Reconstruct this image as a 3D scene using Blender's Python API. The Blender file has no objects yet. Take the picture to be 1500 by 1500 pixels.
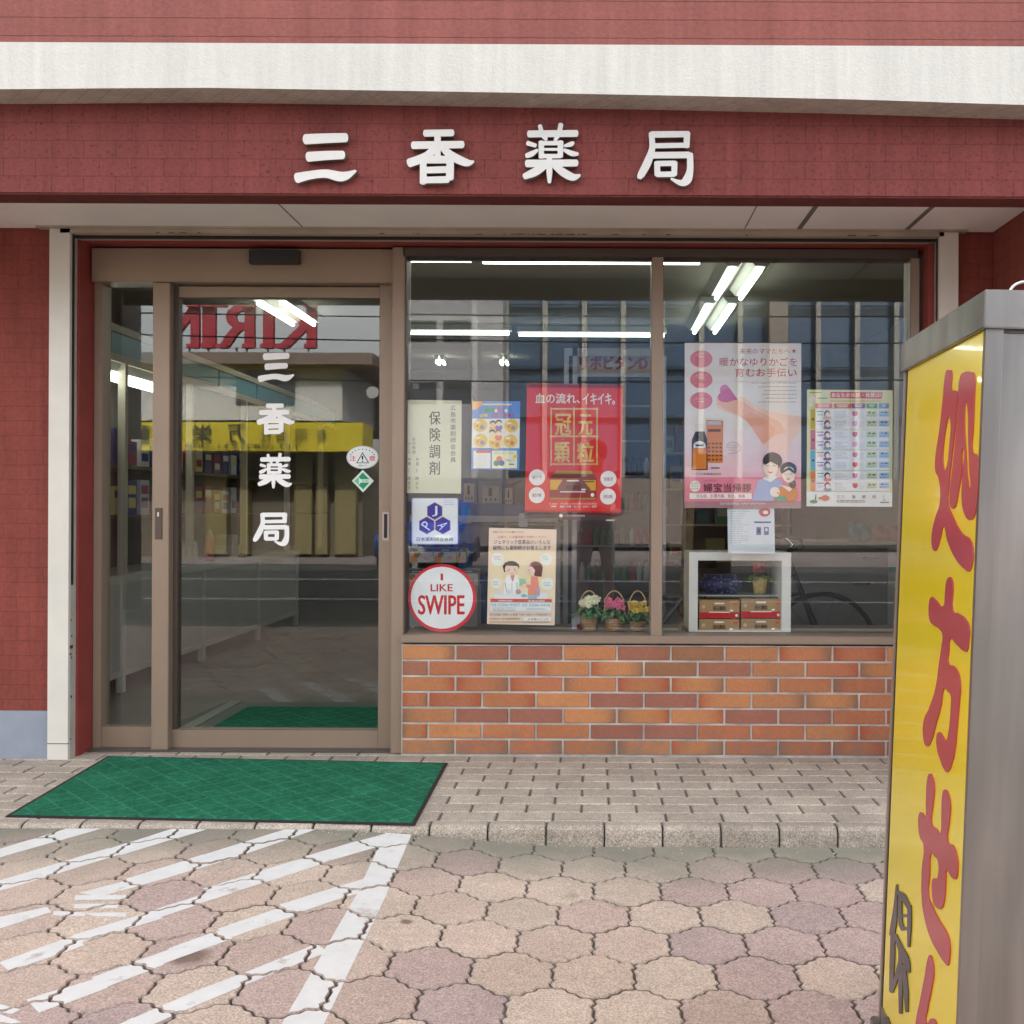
import bpy, bmesh, math, random
from mathutils import Vector, Matrix
random.seed(7)
R = math.radians
scene = bpy.context.scene
COL = scene.collection

# ------------------------------------------------------------------ camera
FPX, PPX, PPY, CH, D = 1450.0, 870.0, 745.0, 1.09, 4.354     # focal (px of 1500), principal point, eye height, distance
ROLL = R(0.25)
cd = bpy.data.cameras.new('camera'); cam = bpy.data.objects.new('camera', cd); COL.objects.link(cam)
cd.sensor_width = 36; cd.lens = 36 * FPX / 1500
cd.shift_x = (750 - PPX) / 1500; cd.shift_y = -(750 - PPY) / 1500
cd.clip_start = .02; cd.clip_end = 2000
cam.matrix_world = Matrix.Translation((0, -D, CH)) @ Matrix.Rotation(R(90), 4, 'X') @ Matrix.Rotation(ROLL, 4, 'Z')
scene.camera = cam

# ------------------------------------------------------------------ light
SUN_EL, SUN_AZ = 41, 14       # azimuth clockwise from +Y : the sun stands behind the shop, whose front lies in open shade
w = bpy.data.worlds.new('World'); scene.world = w; w.use_nodes = True
nt = w.node_tree; nt.nodes.clear()
sky = nt.nodes.new('ShaderNodeTexSky'); sky.sky_type = 'NISHITA'; sky.sun_disc = False
sky.sun_elevation = R(SUN_EL); sky.sun_rotation = R(SUN_AZ); sky.dust_density = 4; sky.air_density = 1.2
hs = nt.nodes.new('ShaderNodeHueSaturation'); hs.inputs['Saturation'].default_value = .10
bg = nt.nodes.new('ShaderNodeBackground'); bg.inputs['Strength'].default_value = .15
wo = nt.nodes.new('ShaderNodeOutputWorld')
nt.links.new(sky.outputs[0], hs.inputs['Color']); nt.links.new(hs.outputs[0], bg.inputs['Color']); nt.links.new(bg.outputs[0], wo.inputs[0])
sd = bpy.data.lights.new('sun', 'SUN'); sd.energy = 2.6; sd.angle = R(.6); sd.color = (1, .97, .92)
so = bpy.data.objects.new('sun', sd); COL.objects.link(so)
a, e = R(SUN_AZ), R(SUN_EL)
so.rotation_euler = Vector((math.sin(a)*math.cos(e), math.cos(a)*math.cos(e), math.sin(e))).to_track_quat('Z', 'Y').to_euler()
scene.view_settings.view_transform = 'Standard'; scene.view_settings.look = 'None'
scene.view_settings.exposure = 2.4; scene.view_settings.gamma = 1
cy = scene.cycles
cy.max_bounces = 10; cy.transparent_max_bounces = 16; cy.caustics_reflective = False; cy.caustics_refractive = False
cy.use_denoising = True

# ------------------------------------------------------------------ pixel -> world
def unroll(px, py):
    dx, dy = px - PPX, py - PPY
    c, s = math.cos(ROLL), math.sin(ROLL)
    return dx*c + dy*s, dy*c - dx*s
def P(px, py, Y):                     # a photo pixel on the plane Y
    dx, dy = unroll(px, py); d = Y + D
    return Vector((dx*d/FPX, Y, CH - dy*d/FPX))
def PZ(px, py, z):                    # a photo pixel on the level z
    dx, dy = unroll(px, py); d = FPX*(CH - z)/dy
    return Vector((dx*d/FPX, d - D, z))
def PR(px, py, d):                    # a mirrored pixel: something across the street at path length d
    dx, dy = unroll(px, py)
    return Vector((dx*d/FPX, -(d - D - .2), CH - dy*d/FPX))

# ------------------------------------------------------------------ materials
def sl(r, g, b):                      # sRGB 0-255 -> linear
    f = lambda c: (c/12.92 if c <= .04045 else ((c+.055)/1.055)**2.4)
    return tuple(f(v/255) for v in (r, g, b))
_m = {}
def mat(name, col, rough=.5, metal=0, var=0, vscale=8, bump=0, bscale=120, spec=.5, emit=None, coat=0):
    if name in _m: return _m[name]
    m = bpy.data.materials.new(name); m.use_nodes = True; _m[name] = m
    n = m.node_tree.nodes; l = m.node_tree.links; b = n['Principled BSDF']
    b.inputs['Base Color'].default_value = (*col, 1); b.inputs['Roughness'].default_value = rough
    b.inputs['Metallic'].default_value = metal; b.inputs['Specular IOR Level'].default_value = spec
    b.inputs['Coat Weight'].default_value = coat
    if emit:
        b.inputs['Emission Color'].default_value = (*emit[:3], 1); b.inputs['Emission Strength'].default_value = emit[3]
    if var or bump:
        tc = n.new('ShaderNodeTexCoord')
    if var:
        t = n.new('ShaderNodeTexNoise'); t.inputs['Scale'].default_value = vscale; t.inputs['Detail'].default_value = 6
        l.new(tc.outputs['Object'], t.inputs['Vector'])
        r = n.new('ShaderNodeMapRange'); r.inputs['From Min'].default_value = .3; r.inputs['From Max'].default_value = .7
        r.inputs['To Min'].default_value = 1-var; r.inputs['To Max'].default_value = 1+var
        l.new(t.outputs[0], r.inputs['Value'])
        mx = n.new('ShaderNodeMix'); mx.data_type = 'RGBA'; mx.blend_type = 'MULTIPLY'; mx.inputs[0].default_value = 1
        mx.inputs[6].default_value = (*col, 1)
        l.new(r.outputs[0], mx.inputs[7]); l.new(mx.outputs[2], b.inputs['Base Color'])
    if bump:
        t2 = n.new('ShaderNodeTexNoise'); t2.inputs['Scale'].default_value = bscale; t2.inputs['Detail'].default_value = 4
        l.new(tc.outputs['Object'], t2.inputs['Vector'])
        bp = n.new('ShaderNodeBump'); bp.inputs['Strength'].default_value = bump; bp.inputs['Distance'].default_value = .004
        l.new(t2.outputs[0], bp.inputs['Height']); l.new(bp.outputs[0], b.inputs['Normal'])
    return m
def pm(r, g, b, rough=.45):           # printing ink / plain colour given as sRGB
    return mat('ink_%d_%d_%d' % (r, g, b), sl(r, g, b), rough, var=.04, vscale=12, spec=.3)

def glass_mat(name, f0, tint=(1, 1, 1)):
    m = bpy.data.materials.new(name); m.use_nodes = True; n = m.node_tree.nodes; l = m.node_tree.links
    n.clear(); o = n.new('ShaderNodeOutputMaterial'); mx = n.new('ShaderNodeMixShader')
    t = n.new('ShaderNodeBsdfTransparent'); t.inputs[0].default_value = (*tint, 1)
    g = n.new('ShaderNodeBsdfGlossy'); g.inputs['Roughness'].default_value = 0.0
    lw = n.new('ShaderNodeLayerWeight'); lw.inputs[0].default_value = .5
    pw = n.new('ShaderNodeMath'); pw.operation = 'POWER'; pw.inputs[1].default_value = 5
    ma = n.new('ShaderNodeMath'); ma.operation = 'MULTIPLY_ADD'; ma.inputs[1].default_value = 1-f0; ma.inputs[2].default_value = f0
    l.new(lw.outputs['Facing'], pw.inputs[0]); l.new(pw.outputs[0], ma.inputs[0]); l.new(ma.outputs[0], mx.inputs[0])
    # a faint ripple, as float glass has
    tc = n.new('ShaderNodeTexCoord'); nz = n.new('ShaderNodeTexNoise'); nz.inputs['Scale'].default_value = 2.2; nz.inputs['Detail'].default_value = 0
    bp = n.new('ShaderNodeBump'); bp.inputs['Strength'].default_value = .012; bp.inputs['Distance'].default_value = .01
    l.new(tc.outputs['Object'], nz.inputs['Vector']); l.new(nz.outputs[0], bp.inputs['Height']); l.new(bp.outputs[0], g.inputs['Normal'])
    l.new(t.outputs[0], mx.inputs[1]); l.new(g.outputs[0], mx.inputs[2]); l.new(mx.outputs[0], o.inputs[0])
    return m
GLASS = glass_mat('window_glass', .056, (.975, .985, .98))

# ------------------------------------------------------------------ mesh helpers
class MB:
    def __init__(s): s.v = []; s.f = []; s.mi = []; s.mats = []; s.cols = None
    def m(s, material):
        if material not in s.mats: s.mats.append(material)
        return s.mats.index(material)
    def face(s, pts, material):
        b = len(s.v); s.v += [tuple(p) for p in pts]; s.f.append(list(range(b, b+len(pts)))); s.mi.append(s.m(material))
    def box(s, x0, x1, y0, y1, z0, z1, material):
        if x0 > x1: x0, x1 = x1, x0
        if y0 > y1: y0, y1 = y1, y0
        if z0 > z1: z0, z1 = z1, z0
        b = len(s.v); k = s.m(material)
        s.v += [(x, y, z) for z in (z0, z1) for x, y in ((x0, y0), (x1, y0), (x1, y1), (x0, y1))]
        for q in ((3, 2, 1, 0), (4, 5, 6, 7), (0, 1, 5, 4), (1, 2, 6, 5), (2, 3, 7, 6), (3, 0, 4, 7)):
            s.f.append([b+i for i in q]); s.mi.append(k)
        return s
    def prism(s, pts, off, material):         # closed outline pts (world Vectors) swept by off
        b = len(s.v); n = len(pts); k = s.m(material)
        s.v += [tuple(p) for p in pts] + [tuple(Vector(p)+Vector(off)) for p in pts]
        s.f.append([b+i for i in range(n)]); s.mi.append(k)
        s.f.append([b+n+i for i in reversed(range(n))]); s.mi.append(k)
        for i in range(n):
            j = (i+1) % n; s.f.append([b+j, b+i, b+n+i, b+n+j]); s.mi.append(k)
        return s
    def tube(s, pts, r, material, seg=8, closed=False):
        pts = [Vector(p) for p in pts]; k = s.m(material); rings = []
        up = Vector((0, 0, 1)); n = len(pts); last = None
        for i, p in enumerate(pts):
            t = (pts[(i+1) % n] - pts[i-1]) if closed else (pts[min(i+1, n-1)] - pts[max(i-1, 0)])
            t.normalize()
            if last is None:
                a_ = t.cross(up)
                if a_.length < 1e-3: a_ = t.cross(Vector((0, 1, 0)))
            else: a_ = last - t*last.dot(t)
            a_.normalize(); last = a_; b_ = t.cross(a_)
            rr = r[i] if isinstance(r, (list, tuple)) else r
            st = len(s.v)
            s.v += [tuple(p + a_*math.cos(2*math.pi*q/seg)*rr + b_*math.sin(2*math.pi*q/seg)*rr) for q in range(seg)]
            rings.append(st)
        for i in range(n if closed else n-1):
            A, B = rings[i], rings[(i+1) % n]
            for q in range(seg):
                s.f.append([A+q, A+(q+1) % seg, B+(q+1) % seg, B+q]); s.mi.append(k)
        if not closed:
            s.f.append([rings[0]+q for q in reversed(range(seg))]); s.mi.append(k)
            s.f.append([rings[-1]+q for q in range(seg)]); s.mi.append(k)
        return s
    def lathe(s, c, prof, material, seg=20):  # prof: (radius, height) list
        k = s.m(material); rings = []
        for r, h in prof:
            rings.append(len(s.v))
            s.v += [(c[0]+r*math.cos(2*math.pi*q/seg), c[1]+r*math.sin(2*math.pi*q/seg), c[2]+h) for q in range(seg)]
        for A, B in zip(rings, rings[1:]):
            for q in range(seg):
                s.f.append([A+q, A+(q+1) % seg, B+(q+1) % seg, B+q]); s.mi.append(k)
        s.f.append([rings[0]+q for q in reversed(range(seg))]); s.mi.append(k)
        s.f.append([rings[-1]+q for q in range(seg)]); s.mi.append(k)
        return s
    def build(s, name, parent=None, bev=0, smooth=False, seg=2):
        me = bpy.data.meshes.new(name); me.from_pydata(s.v, [], s.f)
        for m_ in s.mats: me.materials.append(m_)
        me.polygons.foreach_set('material_index', s.mi)
        if s.cols:
            ca = me.color_attributes.new('Col', 'FLOAT_COLOR', 'CORNER')
            i = 0
            for poly, cs in zip(me.polygons, s.cols):
                for li, c in zip(poly.loop_indices, cs): ca.data[li].color = (*c, 1)
        if bev:
            bm = bmesh.new(); bm.from_mesh(me)
            bmesh.ops.bevel(bm, geom=[e_ for e_ in bm.edges if len(e_.link_faces) == 2 and e_.calc_face_angle(0) > .5], offset=bev, segments=seg, affect='EDGES', clamp_overlap=True)
            bm.to_mesh(me); bm.free()
        if smooth: me.polygons.foreach_set('use_smooth', [True]*len(me.polygons))
        me.update()
        o = bpy.data.objects.new(name, me); COL.objects.link(o)
        if parent: o.parent = parent
        return o
def part(mb, name, parent, **k):
    o = mb.build(name, None, **k)
    ws = Vector((0, 0, 0)); p = parent
    while p: ws += Vector(p.location); p = p.parent
    o.data.transform(Matrix.Translation(-ws)); o.parent = parent
    return o
def tag(o, label, cat, group=None):
    o['label'] = label; o['category'] = cat
    if group: o['group'] = group
    return o
def thing(name, label, cat, loc=(0, 0, 0), group=None):
    o = bpy.data.objects.new(name, None); COL.objects.link(o); o.location = loc; o.empty_display_size = .1
    return tag(o, label, cat, group)
def struct(o, kind='structure'): o['kind'] = kind; return o
def bx(x0, x1, y0, y1, z0, z1, m_): return MB().box(x0, x1, y0, y1, z0, z1, m_)

def spline(pts, n=6):                 # Catmull-Rom through (x, y, w)
    if len(pts) < 3:
        a_, b_ = pts; return [tuple(a_[k]+(b_[k]-a_[k])*t/n for k in range(3)) for t in range(n+1)]
    out = []; q = [pts[0]] + list(pts) + [pts[-1]]
    for i in range(1, len(q)-2):
        for t in range(n):
            t_ = t/n; p0, p1, p2, p3 = q[i-1:i+3]
            out.append(tuple(.5*(2*p1[k] + (p2[k]-p0[k])*t_ + (2*p0[k]-5*p1[k]+4*p2[k]-p3[k])*t_*t_ + (3*p1[k]-p0[k]-3*p2[k]+p3[k])*t_**3) for k in range(3)))
    out.append(tuple(pts[-1])); return out
def brush(pts, cap=.55):              # outline of a brush stroke with a soft end
    s = spline(pts); L = []; Rr = []
    for i, (x, y, w_) in enumerate(s):
        x0, y0, _ = s[max(i-1, 0)]; x1, y1, _ = s[min(i+1, len(s)-1)]
        tx, ty = x1-x0, y1-y0; q = math.hypot(tx, ty) or 1; tx /= q; ty /= q
        L.append((x-ty*w_/2, y+tx*w_/2)); Rr.append((x+ty*w_/2, y-tx*w_/2))
        if i == 0: st = (x, y, tx, ty, w_)
        if i == len(s)-1: en = (x, y, tx, ty, w_)
    def capf(e_, sg):
        x, y, tx, ty, w_ = e_; h = w_/2*sg
        return [(x + h*(tx*cap*math.sin(a_) - ty*math.cos(a_)), y + h*(ty*cap*math.sin(a_) + tx*math.cos(a_))) for a_ in (.5, 1.0, 1.57, 2.14, 2.64)]
    return L + capf(en, 1) + Rr[::-1] + capf(st, -1)
_g = {}
def glyphs(body, bold=0.0):
    key = (body, bold)
    if key not in _g:
        c = bpy.data.curves.new('t', 'FONT'); c.body = body; c.offset = bold; c.resolution_u = 3
        o = bpy.data.objects.new('t', c); COL.objects.link(o); bpy.context.view_layer.update()
        me = bpy.data.meshes.new_from_object(o.evaluated_get(bpy.context.evaluated_depsgraph_get()))
        _g[key] = ([tuple(v.co[:2]) for v in me.vertices], [list(p.vertices) for p in me.polygons])
        bpy.data.objects.remove(o); bpy.data.curves.remove(c); bpy.data.meshes.remove(me)
    return _g[key]

class Print:                          # a flat printed sheet: shapes in zoomed-photo units on the plane Y
    def __init__(s, ox, oy, sc, Y, to=None, lay=.00035, nrm=(0, -1, 0)):
        s.o = (ox, oy, sc); s.Y = Y; s.mb = MB(); s.k = 0; s.lay = lay; s.n = Vector(nrm)
        s.to = to or (lambda x, y: P(ox + x/sc, oy + y/sc, Y))
    def nx(s): s.k += .02; return s
    def w(s, x, y): return s.to(x, y) + s.n*s.lay*s.k
    def sheet(s, pts, m_, thick=.001, k=0):
        b = [s.w(*p) for p in pts]; s.mb.prism(b, -s.n*thick, m_); s.k += 1; return s
    def poly(s, pts, m_):
        s.nx(); s.mb.face([s.w(*p) for p in pts], m_); return s
    def up(s): s.k += 1; return s
    def rect(s, x0, y0, x1, y1, m_): return s.poly([(x0, y0), (x1, y0), (x1, y1), (x0, y1)], m_)
    def ell(s, x, y, rx, ry, m_, n=24): return s.poly([(x+rx*math.cos(2*math.pi*i/n), y+ry*math.sin(2*math.pi*i/n)) for i in range(n)], m_)
    def stroke(s, pts, m_): return s.poly(brush(pts), m_)
    def line(s, x0, y0, x1, y1, w_, m_):
        q = math.hypot(x1-x0, y1-y0) or 1; tx, ty = (x1-x0)/q*w_/2, (y1-y0)/q*w_/2
        return s.poly([(x0-ty, y0+tx), (x1-ty, y1+tx), (x1+ty, y1-tx), (x0+ty, y0-tx)], m_)
    def text(s, body, x0, y0, x1, y1, m_, bold=0.0, rot=0):
        s.nx(); V, F = glyphs(body)
        if not V: return s
        if bold:
            h_ = abs(y1-y0); b_ = bold*h_*.7; k0 = s.k
            for i, (ax, ay) in enumerate(((-b_, 0), (b_, 0), (0, -b_*.6), (0, b_*.6))):
                s.k = k0+.12*i; s.text(body, x0+ax, y0+ay, x1+ax, y1+ay, m_, 0, rot)
            s.k = k0; return s
        ax, bx_ = min(v[0] for v in V), max(v[0] for v in V); ay, by = min(v[1] for v in V), max(v[1] for v in V)
        cx, cy_ = (x0+x1)/2, (y0+y1)/2; c, sn = math.cos(rot), math.sin(rot)
        W = []
        for vx, vy in V:
            x = x0 + (vx-ax)/((bx_-ax) or 1)*(x1-x0); y = y1 - (vy-ay)/((by-ay) or 1)*(y1-y0)
            dx, dy = x-cx, y-cy_
            W.append(s.w(cx + dx*c - dy*sn, cy_ + dx*sn + dy*c))
        b = len(s.mb.v); k = s.mb.m(m_); s.mb.v += [tuple(p) for p in W]
        for f in F: s.mb.f.append([b+i for i in f]); s.mb.mi.append(k)
        return s
    def vtext(s, body, x0, y0, x1, y1, m_, bold=0.0):
        n = len(body); h = (y1-y0)/n
        if bold:
            b_ = bold*(x1-x0)*.8; k0 = s.k
            for i, ax in enumerate((-b_, b_)): s.k = k0+.12*i; s.vtext(body, x0+ax, y0, x1+ax, y1, m_)
            s.k = k0; return s
        for i, ch in enumerate(body):
            V, F = glyphs(ch)
            b = len(s.mb.v); k = s.mb.m(m_)
            s.mb.v += [tuple(s.w(x0 + vx*(x1-x0), y0 + (i+1)*h*1.0 - h*.08 - (vy+.1)*h*.88)) for vx, vy in V]
            for f in F: s.mb.f.append([b+q for q in f]); s.mb.mi.append(k)
        return s
    def done(s, name, label, cat, group=None, parent=None):
        if parent: return part(s.mb, name, parent)
        xs = [sum(v[k] for v in s.mb.v)/len(s.mb.v) for k in range(3)]
        o = s.mb.build(name); o.data.transform(Matrix.Translation(-Vector(xs))); o.location = xs
        return tag(o, label, cat, group)

# the four calligraphic characters of the shop's name, as brush strokes (zoomed-photo units)
STROKES = {
 'three': (((128, 255, 471, 533)), [
   [(188,290,56),(290,285,54),(408,281,50)], [(203,386,54),(300,379,50),(392,376,46)],
   [(142,502,56),(215,486,46),(300,478,46),(390,494,52),(462,463,14)]]),
 'fragrance': ((735, 235, 1110, 533), [
   [(840,257,38),(990,255,38)], [(775,323,42),(1045,319,40)], [(909,250,36),(909,398,34)],
   [(900,325,34),(850,382,46),(755,420,48)], [(925,325,30),(985,380,46),(1065,418,42),(1106,412,12)],
   [(831,385,36),(831,528,38)], [(979,385,40),(976,505,42)], [(830,402,42),(980,402,42)],
   [(835,460,36),(975,456,38)], [(831,514,36),(965,511,38)]]),
 'medicine': ((60, 202, 380, 540), [
   [(95,261,38),(355,258,38)], [(155,215,22),(168,262,26),(190,292,20)], [(270,208,26),(258,260,26),(238,295,20)],
   [(163,305,30),(163,390,30)], [(268,305,32),(266,385,30)], [(160,313,24),(270,311,24)], [(165,346,15),(265,346,15)], [(160,383,24),(268,383,24)],
   [(88,312,26),(132,326,22)], [(82,382,26),(110,371,30),(142,350,16)], [(338,310,18),(322,319,26),(290,328,14)], [(288,350,18),(330,369,30),(362,372,18)],
   [(85,424,42),(355,421,38)], [(207,392,32),(207,470,32),(207,528,18)],
   [(190,430,36),(132,468,46),(72,495,34)], [(230,430,32),(282,472,44),(335,499,40),(374,488,14)]]),
 'bureau': ((680, 243, 995, 545), [
   [(765,264,36),(965,262,34)], [(959,256,34),(955,330,34)], [(772,326,28),(950,323,28)],
   [(764,258,30),(768,340,34),(742,418,44),(706,488,38),(703,502,24)],
   [(770,378,36),(968,376,36)], [(974,372,34),(975,455,36),(958,512,48),(925,529,32),(872,506,12)],
   [(795,418,32),(797,486,32)], [(792,424,30),(892,422,30)], [(890,418,32),(888,484,32)], [(795,483,30),(888,482,30)]]),
}

# ================================================================== special materials
def vcol_mat(name, rough=.85, speck=.25, sscale=420, bump=.5, bscale=300, blot=.12, dirt=None, stains=(), dirt2=False):
    m = bpy.data.materials.new(name); m.use_nodes = True; n = m.node_tree.nodes; l = m.node_tree.links; b = n['Principled BSDF']
    b.inputs['Roughness'].default_value = rough; b.inputs['Specular IOR Level'].default_value = .3
    at = n.new('ShaderNodeAttribute'); at.attribute_name = 'Col'
    ge = n.new('ShaderNodeNewGeometry')
    def noise(sc, det):
        t = n.new('ShaderNodeTexNoise'); t.inputs['Scale'].default_value = sc; t.inputs['Detail'].default_value = det
        l.new(ge.outputs['Position'], t.inputs['Vector']); return t
    cur = at.outputs['Color']
    for sc, amt, lo, hi in ((sscale, speck, .32, .68), (5, blot, .3, .7), (38, blot*.8, .3, .7)):
        t = noise(sc, 3); r = n.new('ShaderNodeMapRange'); r.inputs[1].default_value = lo; r.inputs[2].default_value = hi
        r.inputs[3].default_value = 1-amt; r.inputs[4].default_value = 1+amt; l.new(t.outputs[0], r.inputs[0])
        mx = n.new('ShaderNodeMix'); mx.data_type = 'RGBA'; mx.blend_type = 'MULTIPLY'; mx.inputs[0].default_value = 1
        l.new(cur, mx.inputs[6]); l.new(r.outputs[0], mx.inputs[7]); cur = mx.outputs[2]
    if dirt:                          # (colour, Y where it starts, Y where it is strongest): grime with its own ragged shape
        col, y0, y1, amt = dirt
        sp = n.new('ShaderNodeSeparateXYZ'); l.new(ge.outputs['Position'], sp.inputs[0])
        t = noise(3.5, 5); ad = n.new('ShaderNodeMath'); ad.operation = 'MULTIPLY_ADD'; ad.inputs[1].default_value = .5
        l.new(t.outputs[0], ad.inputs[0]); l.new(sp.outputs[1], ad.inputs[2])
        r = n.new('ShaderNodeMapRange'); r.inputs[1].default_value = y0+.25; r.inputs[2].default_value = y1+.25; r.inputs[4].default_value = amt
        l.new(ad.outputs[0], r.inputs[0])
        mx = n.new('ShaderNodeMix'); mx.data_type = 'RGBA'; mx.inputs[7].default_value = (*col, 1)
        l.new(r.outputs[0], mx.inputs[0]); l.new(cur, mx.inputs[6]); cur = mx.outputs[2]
    if dirt2:                         # splashed grime low on the wall, thinning out upwards
        sp = n.new('ShaderNodeSeparateXYZ'); l.new(ge.outputs['Position'], sp.inputs[0]); t = noise(16, 8)
        ad = n.new('ShaderNodeMath'); ad.operation = 'MULTIPLY_ADD'; ad.inputs[1].default_value = -.42; l.new(t.outputs[0], ad.inputs[0]); l.new(sp.outputs[2], ad.inputs[2])
        r = n.new('ShaderNodeMapRange'); r.inputs[1].default_value = -.10; r.inputs[2].default_value = -.22; r.inputs[4].default_value = .45; l.new(ad.outputs[0], r.inputs[0])
        mx = n.new('ShaderNodeMix'); mx.data_type = 'RGBA'; mx.inputs[7].default_value = (.20, .16, .13, 1); l.new(r.outputs[0], mx.inputs[0]); l.new(cur, mx.inputs[6]); cur = mx.outputs[2]
    for px, py, rad, col, amt in stains:
        q = PZ(px, py, -.04); vd = n.new('ShaderNodeVectorMath'); vd.operation = 'DISTANCE'; vd.inputs[1].default_value = (q.x, q.y, q.z)
        t = noise(22, 4); wv = n.new('ShaderNodeVectorMath'); wv.operation = 'MULTIPLY_ADD'; wv.inputs[1].default_value = (rad*.9, rad*.9, 0); l.new(t.outputs[1], wv.inputs[0]); l.new(ge.outputs['Position'], wv.inputs[2]); l.new(wv.outputs[0], vd.inputs[0])
        r = n.new('ShaderNodeMapRange'); r.inputs[1].default_value = rad*1.25; r.inputs[2].default_value = rad*.7; r.inputs[4].default_value = amt; l.new(vd.outputs['Value'], r.inputs[0])
        mx = n.new('ShaderNodeMix'); mx.data_type = 'RGBA'; mx.inputs[7].default_value = (*col, 1); l.new(r.outputs[0], mx.inputs[0]); l.new(cur, mx.inputs[6]); cur = mx.outputs[2]
    l.new(cur, b.inputs['Base Color'])
    if bump:
        t2 = noise(bscale, 5); bp = n.new('ShaderNodeBump'); bp.inputs['Strength'].default_value = bump; bp.inputs['Distance'].default_value = .003
        l.new(t2.outputs[0], bp.inputs['Height']); l.new(bp.outputs[0], b.inputs['Normal'])
    return m

def tiled_paint(name, col, bw=.114, bh=.0635, joint=.55, rough=.8, grain=.35, gsc=140, streak=.1, patch=.1, fine=.1, ph=(0, 0), flip=False, pit=0):
    m = bpy.data.materials.new(name); m.use_nodes = True; n = m.node_tree.nodes; l = m.node_tree.links; b = n['Principled BSDF']
    b.inputs['Roughness'].default_value = rough; b.inputs['Specular IOR Level'].default_value = .3
    ge = n.new('ShaderNodeNewGeometry'); sp = n.new('ShaderNodeSeparateXYZ'); cb = n.new('ShaderNodeCombineXYZ')
    l.new(ge.outputs['Position'], sp.inputs[0])
    sx = n.new('ShaderNodeMath'); sx.operation = 'ADD'; sx.inputs[1].default_value = ph[0]
    sx2 = n.new('ShaderNodeMath'); sx2.operation = 'ADD'; l.new(sp.outputs[0], sx2.inputs[0]); l.new(sp.outputs[1], sx2.inputs[1]); l.new(sx2.outputs[0], sx.inputs[0])
    sz = n.new('ShaderNodeMath'); sz.operation = 'ADD'; sz.inputs[1].default_value = ph[1]; l.new(sp.outputs[2], sz.inputs[0])
    l.new(sx.outputs[0], cb.inputs[0]); l.new(sz.outputs[0], cb.inputs[1])
    br = n.new('ShaderNodeTexBrick'); br.inputs['Scale'].default_value = 1; br.inputs['Brick Width'].default_value = bw; br.inputs['Row Height'].default_value = bh
    br.inputs['Mortar Size'].default_value = .0022; br.inputs['Mortar Smooth'].default_value = .8
    wv = n.new('ShaderNodeTexNoise'); wv.inputs['Scale'].default_value = 18
    l.new(ge.outputs['Position'], wv.inputs['Vector'])
    wm = n.new('ShaderNodeVectorMath'); wm.operation = 'MULTIPLY_ADD'; wm.inputs[1].default_value = (.004, .004, 0); l.new(wv.outputs[1], wm.inputs[0]); l.new(cb.outputs[0], wm.inputs[2])
    l.new(wm.outputs[0], br.inputs['Vector'])
    br.inputs['Color1'].default_value = (*col, 1); br.inputs['Color2'].default_value = (*[c*.93 for c in col], 1); br.inputs['Mortar'].default_value = (*[c*joint for c in col], 1)
    cur = br.outputs['Color']
    def mul(scale, amt, lo=.32, hi=.68, zs=1):
        t = n.new('ShaderNodeTexNoise'); t.inputs['Scale'].default_value = scale; t.inputs['Detail'].default_value = 6
        mp = n.new('ShaderNodeVectorMath'); mp.operation = 'MULTIPLY'; mp.inputs[1].default_value = (1, 1, zs)
        l.new(ge.outputs['Position'], mp.inputs[0]); l.new(mp.outputs[0], t.inputs['Vector'])
        r = n.new('ShaderNodeMapRange'); r.inputs[1].default_value = lo; r.inputs[2].default_value = hi; r.inputs[3].default_value = 1-amt; r.inputs[4].default_value = 1+amt*.7
        l.new(t.outputs[0], r.inputs[0])
        mx = n.new('ShaderNodeMix'); mx.data_type = 'RGBA'; mx.blend_type = 'MULTIPLY'; mx.inputs[0].default_value = 1
        nonlocal cur; l.new(cur, mx.inputs[6]); l.new(r.outputs[0], mx.inputs[7]); cur = mx.outputs[2]; return t
    mul(2.5, patch); mul(60, fine); mul(14, streak, zs=.12); mul(45, streak*.7, zs=.04)
    if pit: mul(90, pit, .58, .72)
    l.new(cur, b.inputs['Base Color'])
    g = n.new('ShaderNodeTexNoise'); g.inputs['Scale'].default_value = gsc; g.inputs['Detail'].default_value = 5; l.new(ge.outputs['Position'], g.inputs['Vector'])
    ma = n.new('ShaderNodeMath'); ma.operation = 'MULTIPLY_ADD'; ma.inputs[1].default_value = -1.2; l.new(br.outputs['Fac'], ma.inputs[0]); l.new(g.outputs[0], ma.inputs[2])
    bp = n.new('ShaderNodeBump'); bp.inputs['Strength'].default_value = grain; bp.inputs['Distance'].default_value = .004
    l.new(ma.outputs[0], bp.inputs['Height']); l.new(bp.outputs[0], b.inputs['Normal'])
    return m

RED_WALL = tiled_paint('red_sprayed_tile', (.265, .064, .050), joint=.74, grain=.45)
RED_UP = tiled_paint('red_upper_tile', (.325, .112, .096), bw=3000, joint=.8, grain=.75, gsc=110, ph=(500, .0215))
RED_BEAM = tiled_paint('red_beam_tile', (.150, .038, .034), joint=.62, grain=.25, ph=(.03, .02), pit=-.45)
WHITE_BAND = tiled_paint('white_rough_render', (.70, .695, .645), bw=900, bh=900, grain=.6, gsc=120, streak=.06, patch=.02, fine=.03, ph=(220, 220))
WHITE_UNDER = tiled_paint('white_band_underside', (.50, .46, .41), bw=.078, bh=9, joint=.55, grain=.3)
SOFFIT = mat('soffit_board', (.90, .87, .84), .6, var=.05, vscale=3)
JOINT = mat('soffit_joint', (.17, .15, .13), .7)
POST = mat('cream_painted_steel', (.70, .68, .62), .45, var=.05, vscale=6)
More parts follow.
